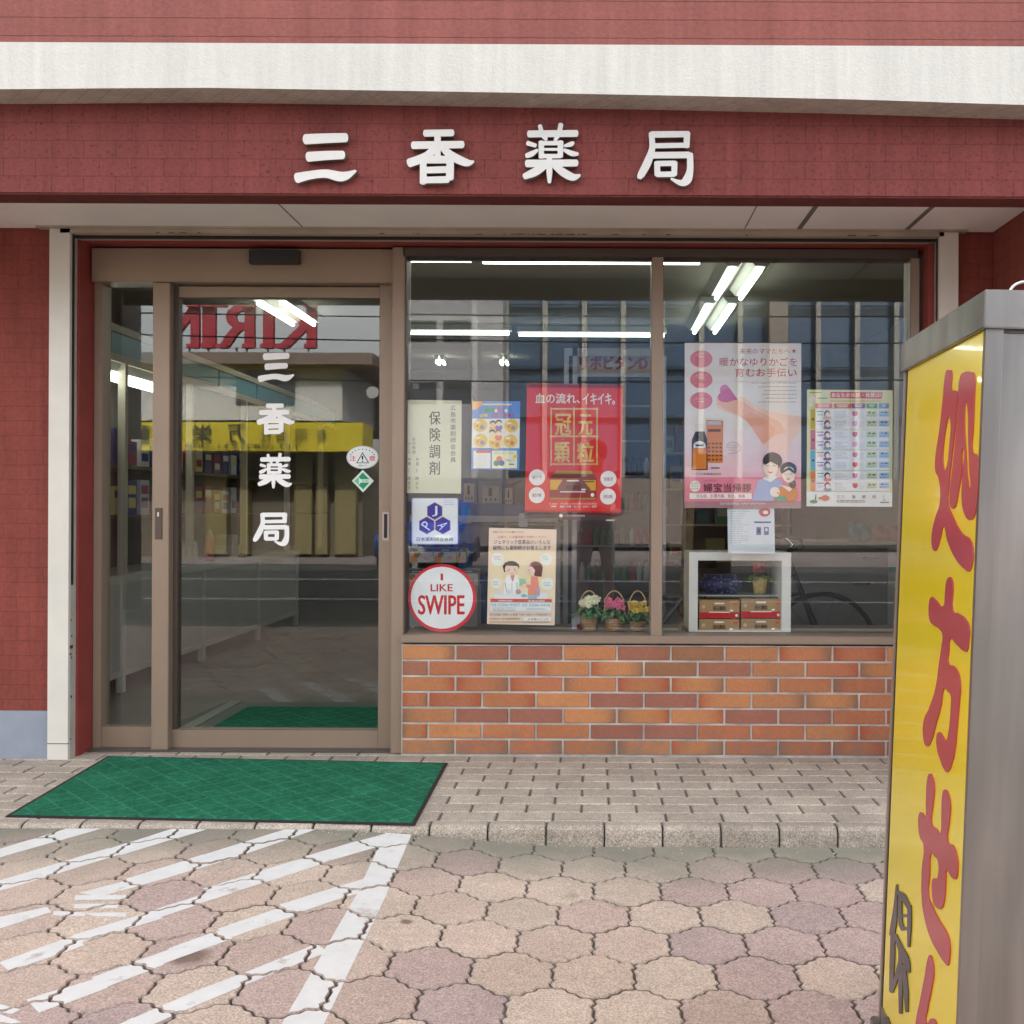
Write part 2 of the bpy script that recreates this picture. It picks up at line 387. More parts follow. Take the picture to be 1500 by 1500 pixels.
POSTSIDE = mat('cream_painted_steel_shaded', (.44, .42, .38), .55, var=.18, vscale=10)  # post paint in a darker tone, standing in for shade on the sides
TRIM = mat('beige_shutter_trim', (.45, .38, .30), .5, var=.18, vscale=5)
RUST = mat('rust_flaking', (.10, .045, .02), .9, var=.4, vscale=60)
DARK = mat('dark_slot', (.02, .018, .016), .7)
PLINTH = mat('blue_grey_plinth', (.30, .335, .41), .8, var=.1, vscale=7, bump=.3, bscale=60)
BRONZE = mat('bronze_aluminium', (.30, .225, .17), .42, metal=.2, var=.06, vscale=3, spec=.5)
BRONZE_D = mat('bronze_aluminium_dark', (.10, .075, .062), .45, metal=.35)
DARK_GAP = mat('dark_gap_strip', (.015, .015, .014), .6)  # black strip standing in for the shaded gap beside the sign panel
CEIL = mat('interior_ceiling', (.42, .40, .34), .8, var=.03)
WALLI = mat('interior_wall', (.26, .24, .21), .8, var=.06)
FLOORI = mat('interior_floor', (.24, .215, .19), .35, var=.1, vscale=4)
STEEL = mat('brushed_stainless', (.36, .345, .325), .34, metal=.9)
_n = STEEL.node_tree.nodes; _l = STEEL.node_tree.links
_tc = _n.new('ShaderNodeTexCoord'); _b = _n['Principled BSDF']
def _streak(scale, vec, lo, hi, sock):
    mp = _n.new('ShaderNodeMapping'); mp.inputs['Scale'].default_value = vec; _l.new(_tc.outputs['Object'], mp.inputs[0])
    t = _n.new('ShaderNodeTexNoise'); t.inputs['Scale'].default_value = scale; t.inputs['Detail'].default_value = 6; _l.new(mp.outputs[0], t.inputs['Vector'])
    r = _n.new('ShaderNodeMapRange'); r.inputs[1].default_value = .3; r.inputs[2].default_value = .7; r.inputs[3].default_value = lo; r.inputs[4].default_value = hi; _l.new(t.outputs[0], r.inputs[0])
    return r.outputs[0]
_l.new(_streak(4, (1, 1, .35), .24, .52, None), _b.inputs['Roughness'])
_mx = _n.new('ShaderNodeMix'); _mx.data_type = 'RGBA'; _mx.blend_type = 'MULTIPLY'; _mx.inputs[0].default_value = 1; _mx.inputs[6].default_value = (.37, .352, .33, 1)
_l.new(_streak(9, (1, 1, .12), 0.55, 1.25, None), _mx.inputs[7]); _l.new(_mx.outputs[2], _b.inputs['Base Color'])
CHROME = mat('chrome', (.75, .75, .75), .15, metal=1)
WHITEP = mat('white_paint', (.74, .745, .72), .45, var=.03)
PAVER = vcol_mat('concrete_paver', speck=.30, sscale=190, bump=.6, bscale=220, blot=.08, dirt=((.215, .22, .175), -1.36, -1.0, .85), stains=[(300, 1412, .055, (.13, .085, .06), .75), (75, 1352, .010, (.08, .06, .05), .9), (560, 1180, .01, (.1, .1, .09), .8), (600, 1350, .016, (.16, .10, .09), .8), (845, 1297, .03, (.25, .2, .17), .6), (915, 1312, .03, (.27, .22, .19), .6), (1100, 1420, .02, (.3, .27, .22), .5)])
STONE = vcol_mat('granite_tile', speck=.45, sscale=230, bump=.5, blot=.14, rough=.75)
BRICKM = vcol_mat('glazed_brick_tile', speck=.14, sscale=260, bump=.35, bscale=160, blot=.06, dirt2=True, rough=.42)
GROUT_D = mat('dark_grout', (.135, .128, .116), .95, var=.3, vscale=40)
GROUT_T = mat('tile_grout', (.16, .145, .13), .95, var=.2, vscale=30)
GROUT_L = mat('pale_mortar', (.50, .48, .455), .95, var=.30, vscale=9, bump=.6, bscale=150)
ASPHALT = mat('asphalt', (.055, .055, .058), .9, var=.25, vscale=3, bump=.5, bscale=200)
LINE = mat('road_paint', (.74, .74, .73), .75, var=.05, vscale=22)
def worn(m, col, sc, lo, hi):         # scuffed-off patches with a shape of their own
    n = m.node_tree.nodes; l = m.node_tree.links; b = n['Principled BSDF']; src = b.inputs['Base Color'].links[0].from_socket
    ge = n.new('ShaderNodeNewGeometry'); t = n.new('ShaderNodeTexNoise'); t.inputs['Scale'].default_value = sc; t.inputs['Detail'].default_value = 9; t.inputs['Roughness'].default_value = .68
    l.new(ge.outputs['Position'], t.inputs['Vector']); r = n.new('ShaderNodeMapRange'); r.inputs[1].default_value = lo; r.inputs[2].default_value = hi; l.new(t.outputs[0], r.inputs[0])
    mx = n.new('ShaderNodeMix'); mx.data_type = 'RGBA'; mx.inputs[7].default_value = (*col, 1); l.new(r.outputs[0], mx.inputs[0]); l.new(src, mx.inputs[6]); l.new(mx.outputs[2], b.inputs['Base Color'])
worn(LINE, (.42, .37, .34), 9, .60, .70)
LINE_Y = mat('yellow_road_paint', (.75, .42, .05), .75, var=.10, vscale=22)

# ================================================================== the pavement and the step
def ground_z(x, y=0):                 # the pavement rises to meet the step at the left
    t = min(1, max(0, (x+.95)/.95)); t = t*t*(3-2*t)
    return -.012 - .054*t
def PG(px, py):
    z = -.05
    for _ in range(8):
        p = PZ(px, py, z); z = ground_z(p.x)
    return PZ(px, py, z)
KERB_Y = -.963
# big ground sheet and the road
mb = MB(); mb.face([(-400, -400, -.30), (400, -400, -.30), (400, 400, -.30), (-400, 400, -.30)], mat('far_ground', (.16, .15, .14), .95, var=.2, vscale=.3))
struct(mb.build('ground'))
mb = MB()
nx = 40
for i in range(nx):
    xa, xb = -7+14*i/nx, -7+14*(i+1)/nx
    za, zb = ground_z(xa)-.009, ground_z(xb)-.009
    mb.face([(xa, -4.9, za), (xb, -4.9, zb), (xb, KERB_Y+.06, zb), (xa, KERB_Y+.06, za)], GROUT_D)
struct(mb.build('pavement_bed'))
# wave-edged pavers, one per cell of a flattened hexagon grid
def ss(p, q, n, amp):                 # S-shaped edge, symmetric about its middle so that neighbours mate
    L_ = math.hypot(q[0]-p[0], q[1]-p[1]); tx, ty = (q[0]-p[0])/L_, (q[1]-p[1])/L_; out = []
    for i in range(n):
        t = i/n; o = amp(t); out.append((p[0]+(q[0]-p[0])*t - ty*o, p[1]+(q[1]-p[1])*t + tx*o))
    return out
PW, PR_, PRISE = .2025, .181, .056
def paver(cx, cy_):
    h = PR_/2; r = PRISE/2
    A = (cx-PW/2, cy_+h-r); B = (cx, cy_+h+r); C_ = (cx+PW/2, cy_+h-r); D_ = (cx+PW/2, cy_-h+r); E_ = (cx, cy_-h-r); F_ = (cx-PW/2, cy_-h+r)
    sl_ = lambda t: -.0050*math.sin(2*math.pi*t) + .0036*math.sin(6*math.pi*t)
    ZT = [0, .0062, -.0056, .0010, 0, -.0010, .0056, -.0062, 0]
    zz = lambda t: ZT[int(round(t*8))]
    # edges are laid in a shared direction: left to right, bottom to top
    top1 = ss(A, B, 14, sl_); top2 = ss(B, C_, 14, lambda t: -sl_(t))
    bot1 = ss(F_, E_, 14, lambda t: -sl_(t)); bot2 = ss(E_, D_, 14, sl_)
    lf = ss(F_, A, 8, zz); rt = ss(D_, C_, 8, zz)
    return bot1 + bot2 + rt + (top1+top2+[C_])[::-1] + lf[::-1][:-1]
def shrink(poly, cx, cy_, g):
    return [(cx+(x-cx)*(1-g/(PW/2)), cy_+(y-cy_)*(1-g/(PR_/2))) for x, y in poly]
def inside_slab(poly, ymax):          # cut the pavers at the kerb
    out = []
    for i, p in enumerate(poly):
        q = poly[(i+1) % len(poly)]
        if p[1] <= ymax: out.append(p)
        if (p[1] <= ymax) != (q[1] <= ymax):
            t = (ymax-p[1])/(q[1]-p[1]); out.append((p[0]+(q[0]-p[0])*t, ymax))
    return out
p0 = PG(929.4, 1429)                  # a side joint in the photo fixes the phase
cols = [sl(205, 184, 160), sl(205, 184, 160), sl(201, 176, 155), sl(196, 168, 152), sl(196, 168, 155), sl(190, 161, 152), sl(206, 184, 160), sl(200, 174, 154), sl(204, 178, 154)]
ds = lambda q, f=.38: tuple(v*(1-f)+f*(.3*q[0]+.6*q[1]+.1*q[2]) for v in q)
cols = [tuple(c*m_ for c, m_ in zip(ds(q, .42), (1.035, .975, .95))) for q in cols]
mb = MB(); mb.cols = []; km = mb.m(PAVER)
rs = random.Random(11); pavers = []
dark_at = [PG(1085, 1365), PG(1225, 1345), PG(1075, 1390), PG(1000, 1485), PG(1230, 1275), PG(250, 1290), PG(205, 1480), PG(640, 1480), PG(1110, 1330)]
for j in range(-14, 24):
    for i in range(-26, 30):
        cx = p0.x - PW/2 + PW*i + (PW/2 if j % 2 else 0); cy_ = p0.y + PR_*j
        if abs(cx) > 4.6 or cy_ < -4.75 or cy_ > KERB_Y+.12: continue
        full = shrink(paver(cx, cy_), cx, cy_, .0034)
        full = inside_slab(full, KERB_Y-.004)
        if len(full) < 6: continue
        c = rs.choice(cols)
        if any((cx-q.x)**2 + (cy_-q.y)**2 < .0065 for q in dark_at): c = tuple(v*1.0 for v in ds(sl(188, 158, 150), .35))
        k_ = rs.uniform(.93, 1.05); c = tuple(v*k_ for v in c)
        dz = rs.uniform(-.0012, .0012); pavers.append((full, dz))
        inn = shrink(full, sum(p[0] for p in full)/len(full), sum(p[1] for p in full)/len(full), .0032)
        b = len(mb.v); n_ = len(full)
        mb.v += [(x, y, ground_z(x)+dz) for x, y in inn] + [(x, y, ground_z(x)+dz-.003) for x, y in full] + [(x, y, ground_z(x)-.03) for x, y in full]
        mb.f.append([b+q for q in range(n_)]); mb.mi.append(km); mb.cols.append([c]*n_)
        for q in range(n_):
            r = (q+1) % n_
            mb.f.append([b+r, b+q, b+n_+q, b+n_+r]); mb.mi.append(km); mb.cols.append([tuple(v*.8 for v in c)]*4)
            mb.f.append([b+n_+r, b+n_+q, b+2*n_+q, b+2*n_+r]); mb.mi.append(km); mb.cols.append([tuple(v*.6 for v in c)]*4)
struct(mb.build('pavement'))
# painted hatching: each stripe is cut to the stones it was painted on
def clip_convex(sub, clip):
    ar = sum(clip[i][0]*clip[(i+1) % len(clip)][1]-clip[(i+1) % len(clip)][0]*clip[i][1] for i in range(len(clip)))
    if ar < 0: clip = clip[::-1]
    out = sub
    for i in range(len(clip)):
        a_, b_ = clip[i], clip[(i+1) % len(clip)]; inp, out = out, []
        side = lambda p: (b_[0]-a_[0])*(p[1]-a_[1])-(b_[1]-a_[1])*(p[0]-a_[0])
        for k in range(len(inp)):
            p, q = inp[k], inp[(k+1) % len(inp)]; sp_, sq = side(p), side(q)
            if sp_ >= 0: out.append(p)
            if (sp_ >= 0) != (sq >= 0):
                t = sp_/(sp_-sq); out.append((p[0]+(q[0]-p[0])*t, p[1]+(q[1]-p[1])*t))
        if not out: return []
    return out
z5 = lambda x, y: (x/3.5725, 1080+y/3.5725)
z6 = lambda x, y: (350+x/3.5725, 1080+y/3.5725)
STR = [
 [z6(782, 498), z6(902, 502), z6(750, 830), z6(620, 820)], [z6(622, 818), z6(752, 828), z6(440, 1500), z6(262, 1478)],
 [z6(262, 1470), z6(440, 1500), z6(330, 1730), z6(120, 1740)],
 [z5(445, 453), z5(605, 455), z5(0, 626), z5(0, 588)], [z5(0, 588), z5(0, 626), z5(-400, 735), z5(-400, 700)],
 [z5(965, 464), z5(1128, 466), z5(640, 612), z5(560, 590)], [z5(560, 590), z5(640, 612), z5(40, 790), z5(-20, 758)], [z5(40, 790), z5(-20, 758), z5(-300, 850), z5(-300, 895)],
 [z5(1512, 482), z5(1645, 486), z5(1180, 640), z5(1060, 620)], [z5(1060, 620), z5(1180, 640), z5(700, 782), z5(655, 745)], [z5(655, 758), z5(740, 775), z5(530, 830), z5(425, 815)],
 [z5(240, 890), z5(255, 915), z5(0, 1000), z5(0, 945)],
 [z6(782, 500), z6(760, 560), z6(400, 668), z6(340, 632)], [z6(340, 632), z6(400, 668), z6(-120, 845), z6(-160, 790)],
 [z5(1130, 800), z5(1110, 848), z5(830, 945), z5(780, 915)], [z5(800, 910), z5(830, 950), z5(420, 1075), z5(400, 1035)], [z5(400, 1035), z5(420, 1090), z5(60, 1222), z5(15, 1180)],
 [z6(660, 742), z6(600, 818), z6(300, 925), z6(230, 880)], [z6(235, 885), z6(300, 922), z6(-60, 1050), z6(-90, 1000)],
 [z5(1180, 1000), z5(1200, 1055), z5(840, 1190), z5(900, 1105)], [z5(880, 1115), z5(840, 1192), z5(540, 1310), z5(500, 1255)], [z5(535, 1252), z5(545, 1310), z5(210, 1440), z5(160, 1375)],
 [z6(400, 1088), z6(455, 1125), z6(150, 1245), z6(60, 1225)], [z6(60, 1225), z6(150, 1245), z6(-150, 1370), z6(-190, 1320)], [z5(1062, 1320), z5(1110, 1365), z5(800, 1500), z5(690, 1480)], [z5(800, 1500), z5(690, 1480), z5(350, 1640), z5(440, 1680)],
 [z5(400, 830), z5(665, 830), z5(665, 852), z5(400, 852)], [z5(395, 875), z5(612, 873), z5(610, 892), z5(395, 895)], [z5(285, 910), z5(440, 918), z5(440, 936), z5(285, 930)], [z5(440, 918), z5(655, 918), z5(655, 938), z5(500, 935)],
 [z5(0, 1400), z5(100, 1430), z5(60, 1450), z5(0, 1440)], [z5(0, 1455), z5(0, 1490), z5(60, 1500), z5(110, 1495)],
]
def widen(q, ka=1.05, kb=1.16):       # paint spreads a little beyond the traced outline and the strokes overlap
    c = sum(q, Vector())/len(q); ax = max(((q[i]-q[j]) for i in range(len(q)) for j in range(i)), key=lambda v: v.length); ax = Vector((ax.x, ax.y, 0)).normalized(); pe_ = Vector((-ax.y, ax.x, 0))
    return [(c.x + ax.x*(p-c).dot(ax)*ka + pe_.x*(p-c).dot(pe_)*kb, c.y + ax.y*(p-c).dot(ax)*ka + pe_.y*(p-c).dot(pe_)*kb) for p in q]
mb = MB()
for i, st in enumerate(STR):
    q = widen([PG(*p) for p in st]); mx0 = (sum(p[0] for p in q)/len(q), sum(p[1] for p in q)/len(q))
    for pv, dz in pavers:
        c0 = (sum(p[0] for p in pv)/len(pv), sum(p[1] for p in pv)/len(pv))
        if (c0[0]-mx0[0])**2 + (c0[1]-mx0[1])**2 > 1.6: continue
        sm = shrink(pv, *c0, .0022); cl = clip_convex(sm, q)
        if len(cl) >= 3: mb.face([(x, y, ground_z(x)+dz+.0005+.00006*(i % 9)) for x, y in cl], LINE)
struct(mb.build('painted_hatching'))

# raised terrace of small granite tiles with a rounded nose
mb = MB(); mb.box(-6, 6, KERB_Y+.03, 6.9, -.2, -.006, GROUT_T); struct(mb.build('terrace_bed'))
TW, TR = .1995, .1000
mb = MB(); mb.cols = []; km = mb.m(STONE); rs = random.Random(5)
ph = P(778.5, 1153, 0); ph = PZ(778.5, 1153, 0)
row0 = KERB_Y + .062
def stone_box(x0, x1, y0, y1, z0, z1, c, nose=0):
    b = len(mb.v); e_ = .004
    def add(vs, c_):
        bb = len(mb.v); mb.v += vs; mb.f.append(list(range(bb, bb+len(vs)))); mb.mi.append(km); mb.cols.append([c_]*len(vs))
    lo = tuple(v*.72 for v in c)
    if nose:
        prof = [(y1, z1), (y0+.020, z1), (y0+.009, z1-.004), (y0+.002, z1-.012), (y0, z1-.024), (y0, z0)]
    else: prof = [(y1-e_, z1), (y0+e_, z1), (y0, z1-.004), (y0, z0)]
    for (ya, za), (yb, zb) in zip(prof, prof[1:]):
        add([(x0+e_, ya, za), (x0+e_, yb, zb), (x1-e_, yb, zb), (x1-e_, ya, za)], c)
    for xa, xb in ((x0+e_, x0), (x1-e_, x1)):
        for (ya, za), (yb, zb) in zip(prof, prof[1:]):
            add([(xa, ya, za), (xb, ya, za-.004), (xb, yb, zb-.004), (xa, yb, zb)], lo)
    if not nose: add([(x0+e_, y1-e_, z1), (x0+e_, y1, z1-.004), (x1-e_, y1, z1-.004), (x1-e_, y1-e_, z1)], lo)
base_c = sl(189, 177, 164)
for j in range(0, 11):
    y0 = row0 + TR*j
    for i in range(-18, 18):
        x0 = ph.x + TW*i + (TW/2 if j % 2 == 0 else 0)
        if x0 > 2.3 or x0 < -3.4: continue
        k_ = rs.uniform(.80, .98) * (.93 if j > 6 else 1)
        c = tuple(v*k_ for v in base_c)
        stone_box(x0+.0028, x0+TW-.0028, y0+.0030, y0+TR-.0030, -.02, rs.uniform(-.0006, .0006), c)
for i in range(-20, 22):
    x0 = ph.x + .08 + .2*i
    if x0 > 3.4 or x0 < -4: continue
    k_ = rs.uniform(.74, .92); stone_box(x0+.0025, x0+.1975, KERB_Y, row0-.003, -.12, 0, tuple(v*k_ for v in base_c), 1)
struct(mb.build('terrace'))

# ================================================================== the pharmacy
bld = thing('pharmacy_building', 'single storey red tiled shopfront with white band, sliding glass door and brick tiled window base', 'building', (-.4, 0, 0))
XL, XR = -2.345, 1.562
# red wall, plinth
part(bx(-9.0, XL, -.07, .12, .205, 2.294, RED_WALL), 'red_wall', bld)
part(bx(-9.0, XL, -.078, .12, -.05, .205, PLINTH), 'plinth', bld, bev=.003)
part(bx(XR, 1.722, -.07, .12, -.05, 2.294, RED_WALL), 'red_wall', bld)
part(bx(1.722, 9, -.72, .12, -.09, 2.60, RED_WALL), 'side_pier', bld)
# posts with shutter slots
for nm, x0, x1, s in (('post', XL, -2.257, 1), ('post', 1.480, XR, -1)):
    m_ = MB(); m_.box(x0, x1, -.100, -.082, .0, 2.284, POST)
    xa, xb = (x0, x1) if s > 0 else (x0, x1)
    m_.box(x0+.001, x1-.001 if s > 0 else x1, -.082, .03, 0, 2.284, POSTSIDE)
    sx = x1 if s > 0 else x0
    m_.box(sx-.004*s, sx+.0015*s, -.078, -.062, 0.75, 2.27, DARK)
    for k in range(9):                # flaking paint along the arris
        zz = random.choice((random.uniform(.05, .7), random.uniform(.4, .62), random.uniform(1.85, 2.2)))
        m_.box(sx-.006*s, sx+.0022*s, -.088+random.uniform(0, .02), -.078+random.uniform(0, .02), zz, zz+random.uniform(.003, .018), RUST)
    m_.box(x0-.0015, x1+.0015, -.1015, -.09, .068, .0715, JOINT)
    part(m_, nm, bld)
# shutter trim across the top
m_ = MB(); m_.box(-2.30, 1.50, -.100, -.060, 2.266, 2.286, TRIM); m_.box(-2.257, 1.480, -.058, -.040, 2.256, 2.276, DARK); m_.box(-2.257, 1.480, -.040, -.020, 2.2545, 2.292, TRIM)
m_.box(-2.40, 1.60, -.110, -.050, 2.2865, 2.2935, TRIM)
for k in range(40):
    x = random.choice((random.gauss(-.2, .25), random.uniform(-2.2, 1.4))); m_.box(x, x+random.uniform(.004, .03), -.1012, -.09, 2.2662, 2.2662+random.uniform(.0015, .004), RUST)
part(m_, 'shutter_rail', bld)
REVEAL = mat('red_reveal_paint', (.27, .045, .038), .7, var=.12, vscale=9, bump=.3)
m_ = MB(); m_.box(-2.290, -2.247, -.036, .20, 0, 2.254, REVEAL); m_.box(1.455, 1.479, -.036, .20, 0, 2.254, REVEAL); m_.box(-2.247, 1.455, -.018, .20, 2.248, 2.30, REVEAL)
part(m_, 'reveal', bld)
# soffit boards and joints
part(bx(-9, 1.722, -.74, -.04, 2.294, 2.33, SOFFIT), 'soffit', bld)
xj = [(PZ(443, 332, 2.294).x, .004), (PZ(1090, 336, 2.294).x, .004), (PZ(1170, 336, 2.294).x, .020), (PZ(1327, 337, 2.294).x, .020), (-3.1, .004)]
for x, w_ in xj: part(bx(x-w_/2, x+w_/2, -.74, -.112, 2.2915, 2.2945, JOINT), 'soffit_joint', bld)
# sign beam
part(bx(-9, 9, -.835, -.722, 2.200, 2.60, RED_BEAM), 'sign_beam', bld, bev=.006)
# white band with its sagging lower edge
def prof_z(x):
    pts = [(-3.2, 2.518), (-2.03, 2.519), (-1.68, 2.524), (-1.33, 2.527), (-.87, 2.522), (-.28, 2.515), (.30, 2.507), (.89, 2.497), (1.47, 2.480), (3, 2.47)]
    for (a_, za), (b_, zb) in zip(pts, pts[1:]):
        if a_ <= x <= b_: t = (x-a_)/(b_-a_); return za+(zb-za)*t
    return pts[0][1] if x < 0 else pts[-1][1]
m_ = MB(); n_ = 108
for i in range(n_):
    xa, xb = -9+18*i/n_, -9+18*(i+1)/n_; za, zb = prof_z(xa), prof_z(xb)
    m_.face([(xa, -.96, za), (xb, -.96, zb), (xb, -.96, 2.681), (xa, -.96, 2.681)], WHITE_BAND)
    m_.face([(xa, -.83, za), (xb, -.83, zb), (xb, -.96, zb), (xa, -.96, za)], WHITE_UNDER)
m_.face([(-9, -.96, 2.681), (9, -.96, 2.681), (9, -.70, 2.681), (-9, -.70, 2.681)], WHITE_BAND)
part(m_, 'canopy_band', bld)
part(bx(-9, 9, -.950, -.6, 2.684, 12.5, RED_UP), 'upper_wall', bld)  # only the lowest strip shows; unseen height and width added to shade the street
part(bx(-9, 9, -.94, -.7, 2.665, 2.684, JOINT), 'flashing', bld)

# brick-tiled base of the window: each tile cut and coloured on its own
BR = [sl(206, 126, 66), sl(202, 120, 64), sl(212, 136, 72), sl(176, 104, 72), sl(170, 98, 72), sl(172, 110, 64), sl(198, 112, 62), sl(204, 130, 74)]
BR = [tuple((v*.96 + .04*(.3*c[0]+.6*c[1]+.1*c[2]))*.70+.042 for v in c) for c in BR]; GREY_END = tuple(v*.75 for v in sl(140, 110, 92)); RED_END = tuple(v*.8 for v in sl(176, 88, 66))
x_l, x_r = P(588, 1000, 0).x, P(1340, 1000, 0).x
z_b, z_t = 0.0, P(800, 945, 0).z
m_ = MB(); m_.box(x_l, x_r, .004, .13, -.05, z_t, GROUT_L)
mb = MB(); mb.cols = []; km = mb.m(BRICKM); rs = random.Random(23)
row = (z_t-.004)/7
pick = ["oRRoRbpoo", "R oopobRooo", "oooRoooooR", "o oooRRooooo", "oRRooo RRoo", "ooooRRoooo", "ooooooooor"]
pat = [[2, 3, 4, 0, 3, 5, 7, 1, 6, 2], [3, 6, 7, 2, 2, 5, 3, 7, 6, 2, 1], [0, 1, 6, 0, 1, 2, 0, 1, 6, 3], [6, 6, 1, 2, 4, 4, 2, 7, 2, 1, 0], [7, 4, 4, 2, 2, 2, 4, 3, 6, 1], [0, 2, 1, 1, 4, 4, 6, 6, 7, 6, 1], [2, 6, 6, 1, 7, 2, 6, 6, 6, 3]]
for j in range(7):
    zt = z_t-.004-row*j; off = 0 if j % 2 == 0 else -.5
    for i in range(11):
        xa = x_l + .004 + .237*(i+off); xb = xa + .229; xa = max(xa, x_l+.004); xb = min(xb, x_r)
        if xb-xa < .02: continue
        c = BR[pat[j][i % len(pat[j])]]; k_ = rs.uniform(.92, 1.06); c = tuple(v*k_ for v in c)
        el = rs.choice([GREY_END, RED_END, c, c]); er = rs.choice([GREY_END, RED_END, c, c])
        if pat[j][i % len(pat[j])] in (3, 4, 5): el = er = tuple(v*.9 for v in c)
        n_ = 8; z0, z1 = zt-row+.008, zt; e_ = .003
        for q in range(n_):
            t0, t1 = q/n_, (q+1)/n_; X0, X1 = xa+(xb-xa)*t0, xa+(xb-xa)*t1
            def cc(t):
                fl = max(0, 1-t/.30)**1.2*.8; fr = max(0, (t-.70)/.30)**1.2*.8
                return tuple(c[k]*(1-fl-fr)+el[k]*fl+er[k]*fr for k in range(3))
            X0_, X1_ = (X0+e_ if q == 0 else X0), (X1-e_ if q == n_-1 else X1)
            b = len(mb.v); mb.v += [(X0_, -.002, z0+e_), (X1_, -.002, z0+e_), (X1_, -.002, z1-e_), (X0_, -.002, z1-e_), (X0, .005, z0), (X1, .005, z0), (X1, .005, z1), (X0, .005, z1)]
            for f, kk in (((0, 1, 2, 3), 1), ((4, 5, 1, 0), .8), ((3, 2, 6, 7), 1)):
                mb.f.append([b+u for u in f]); mb.mi.append(km)
                mb.cols.append([tuple(v*kk for v in cc(t0 if (u in (0, 3, 4, 7)) else t1)) for u in f])
            for f, ok in (((4, 0, 3, 7), q == 0), ((1, 5, 6, 2), q == n_-1)):
                if ok: mb.f.append([b+u for u in f]); mb.mi.append(km); mb.cols.append([tuple(v*.8 for v in c)]*4)
bw = part(m_, 'window_base', bld)
part(mb, 'brick_tile', bw)

# ------------------------------------------------------------------ door and window frames
def pxb(px0, px1, py0, py1, Y0, Y1, m_, mbo=None):      # a bar whose front face is read off the photo at plane Y0
    a_, b_ = P(px0, py0, Y0), P(px1, py1, Y0)
    mbo = mbo or MB(); mbo.box(a_.x, b_.x, Y0, Y1, b_.z, a_.z, m_); return mbo
m_ = MB()
pxb(134, 579, 363, 414, .045, .17, BRONZE, m_)                       # transom box
pxb(138, 147, 414, 1100, .085, .17, BRONZE, m_)
pxb(224, 246, 414, 1101, .060, .18, BRONZE, m_)
pxb(575, 590, 362, 1104, .020, .17, BRONZE, m_)
part(m_, 'entrance_frame', bld, bev=.0025)
fr = bld.children[-1] if False else [o for o in bpy.data.objects if o.name == 'entrance_frame'][0]
m_ = MB(); pxb(364, 438, 365, 386, .012, .045, mat('black_plastic', (.025, .024, .023), .4), m_); part(m_, 'door_sensor', fr, bev=.004)
m_ = MB(); pxb(140, 224, 1065, 1100, .100, .15, BRONZE, m_); part(m_, 'side_light', bld, bev=.002)
side = [o for o in bpy.data.objects if o.name == 'side_light'][0]
a_, b_ = P(146, 414, .14), P(226, 1066, .14)
part(bx(a_.x, b_.x, .140, .146, b_.z, a_.z, GLASS), 'glass_pane', side)
m_ = MB(); pxb(227, 237, 744, 790, .0555, .062, BRONZE_D, m_); pxb(230, 233, 750, 757, .053, .056, WHITEP, m_); part(m_, 'door_lock', fr, bev=.001)
# the sliding door
m_ = MB()
pxb(247, 259, 415, 1098, .105, .150, BRONZE_D, m_); pxb(556, 576, 415, 1099, .100, .150, BRONZE, m_)
pxb(258, 557, 419, 437, .108, .148, BRONZE, m_); pxb(249, 557, 1068, 1099, .102, .148, BRONZE, m_)
door = part(m_, 'sliding_door', bld, bev=.002)
a_, b_ = P(258, 436, .125), P(557, 1069, .125)
part(bx(a_.x, b_.x, .125, .131, b_.z, a_.z, GLASS), 'glass_pane', door)
m_ = MB(); pxb(560, 570, 750, 792, .0975, .101, mat('handle_plate', (.42, .36, .33), .4, metal=.5), m_); pxb(562.5, 567, 753, 788, .096, .0978, DARK, m_); part(m_, 'door_handle', door)
# threshold
a_, b_ = P(138, 1100, .1), P(590, 1100, .1)
part(bx(a_.x, b_.x, .04, .22, -.004, .008, mat('threshold_steel', (.12, .11, .10), .4, metal=.5)), 'threshold', bld)
# shop window
m_ = MB()
pxb(590, 1345, 362, 378, .020, .12, BRONZE_D, m_)
pxb(588, 593, 378, 931, .024, .12, BRONZE_D, m_)
pxb(955, 970, 376, 936, .000, .12, BRONZE, m_)
pxb(1334, 1345, 378, 931, .022, .12, BRONZE, m_)
win = part(m_, 'shop_window', bld, bev=.002)
m_ = MB(); pxb(586, 1350, 930, 945, -.012, .12, BRONZE, m_); part(m_, 'window_sill', win, bev=.004)
for x0, x1 in ((591, 957), (968, 1336)):
    a_, b_ = P(x0, 377, .05), P(x1, 932, .05)
    part(bx(a_.x, b_.x, .05, .056, b_.z, a_.z, GLASS), 'glass_pane', win)
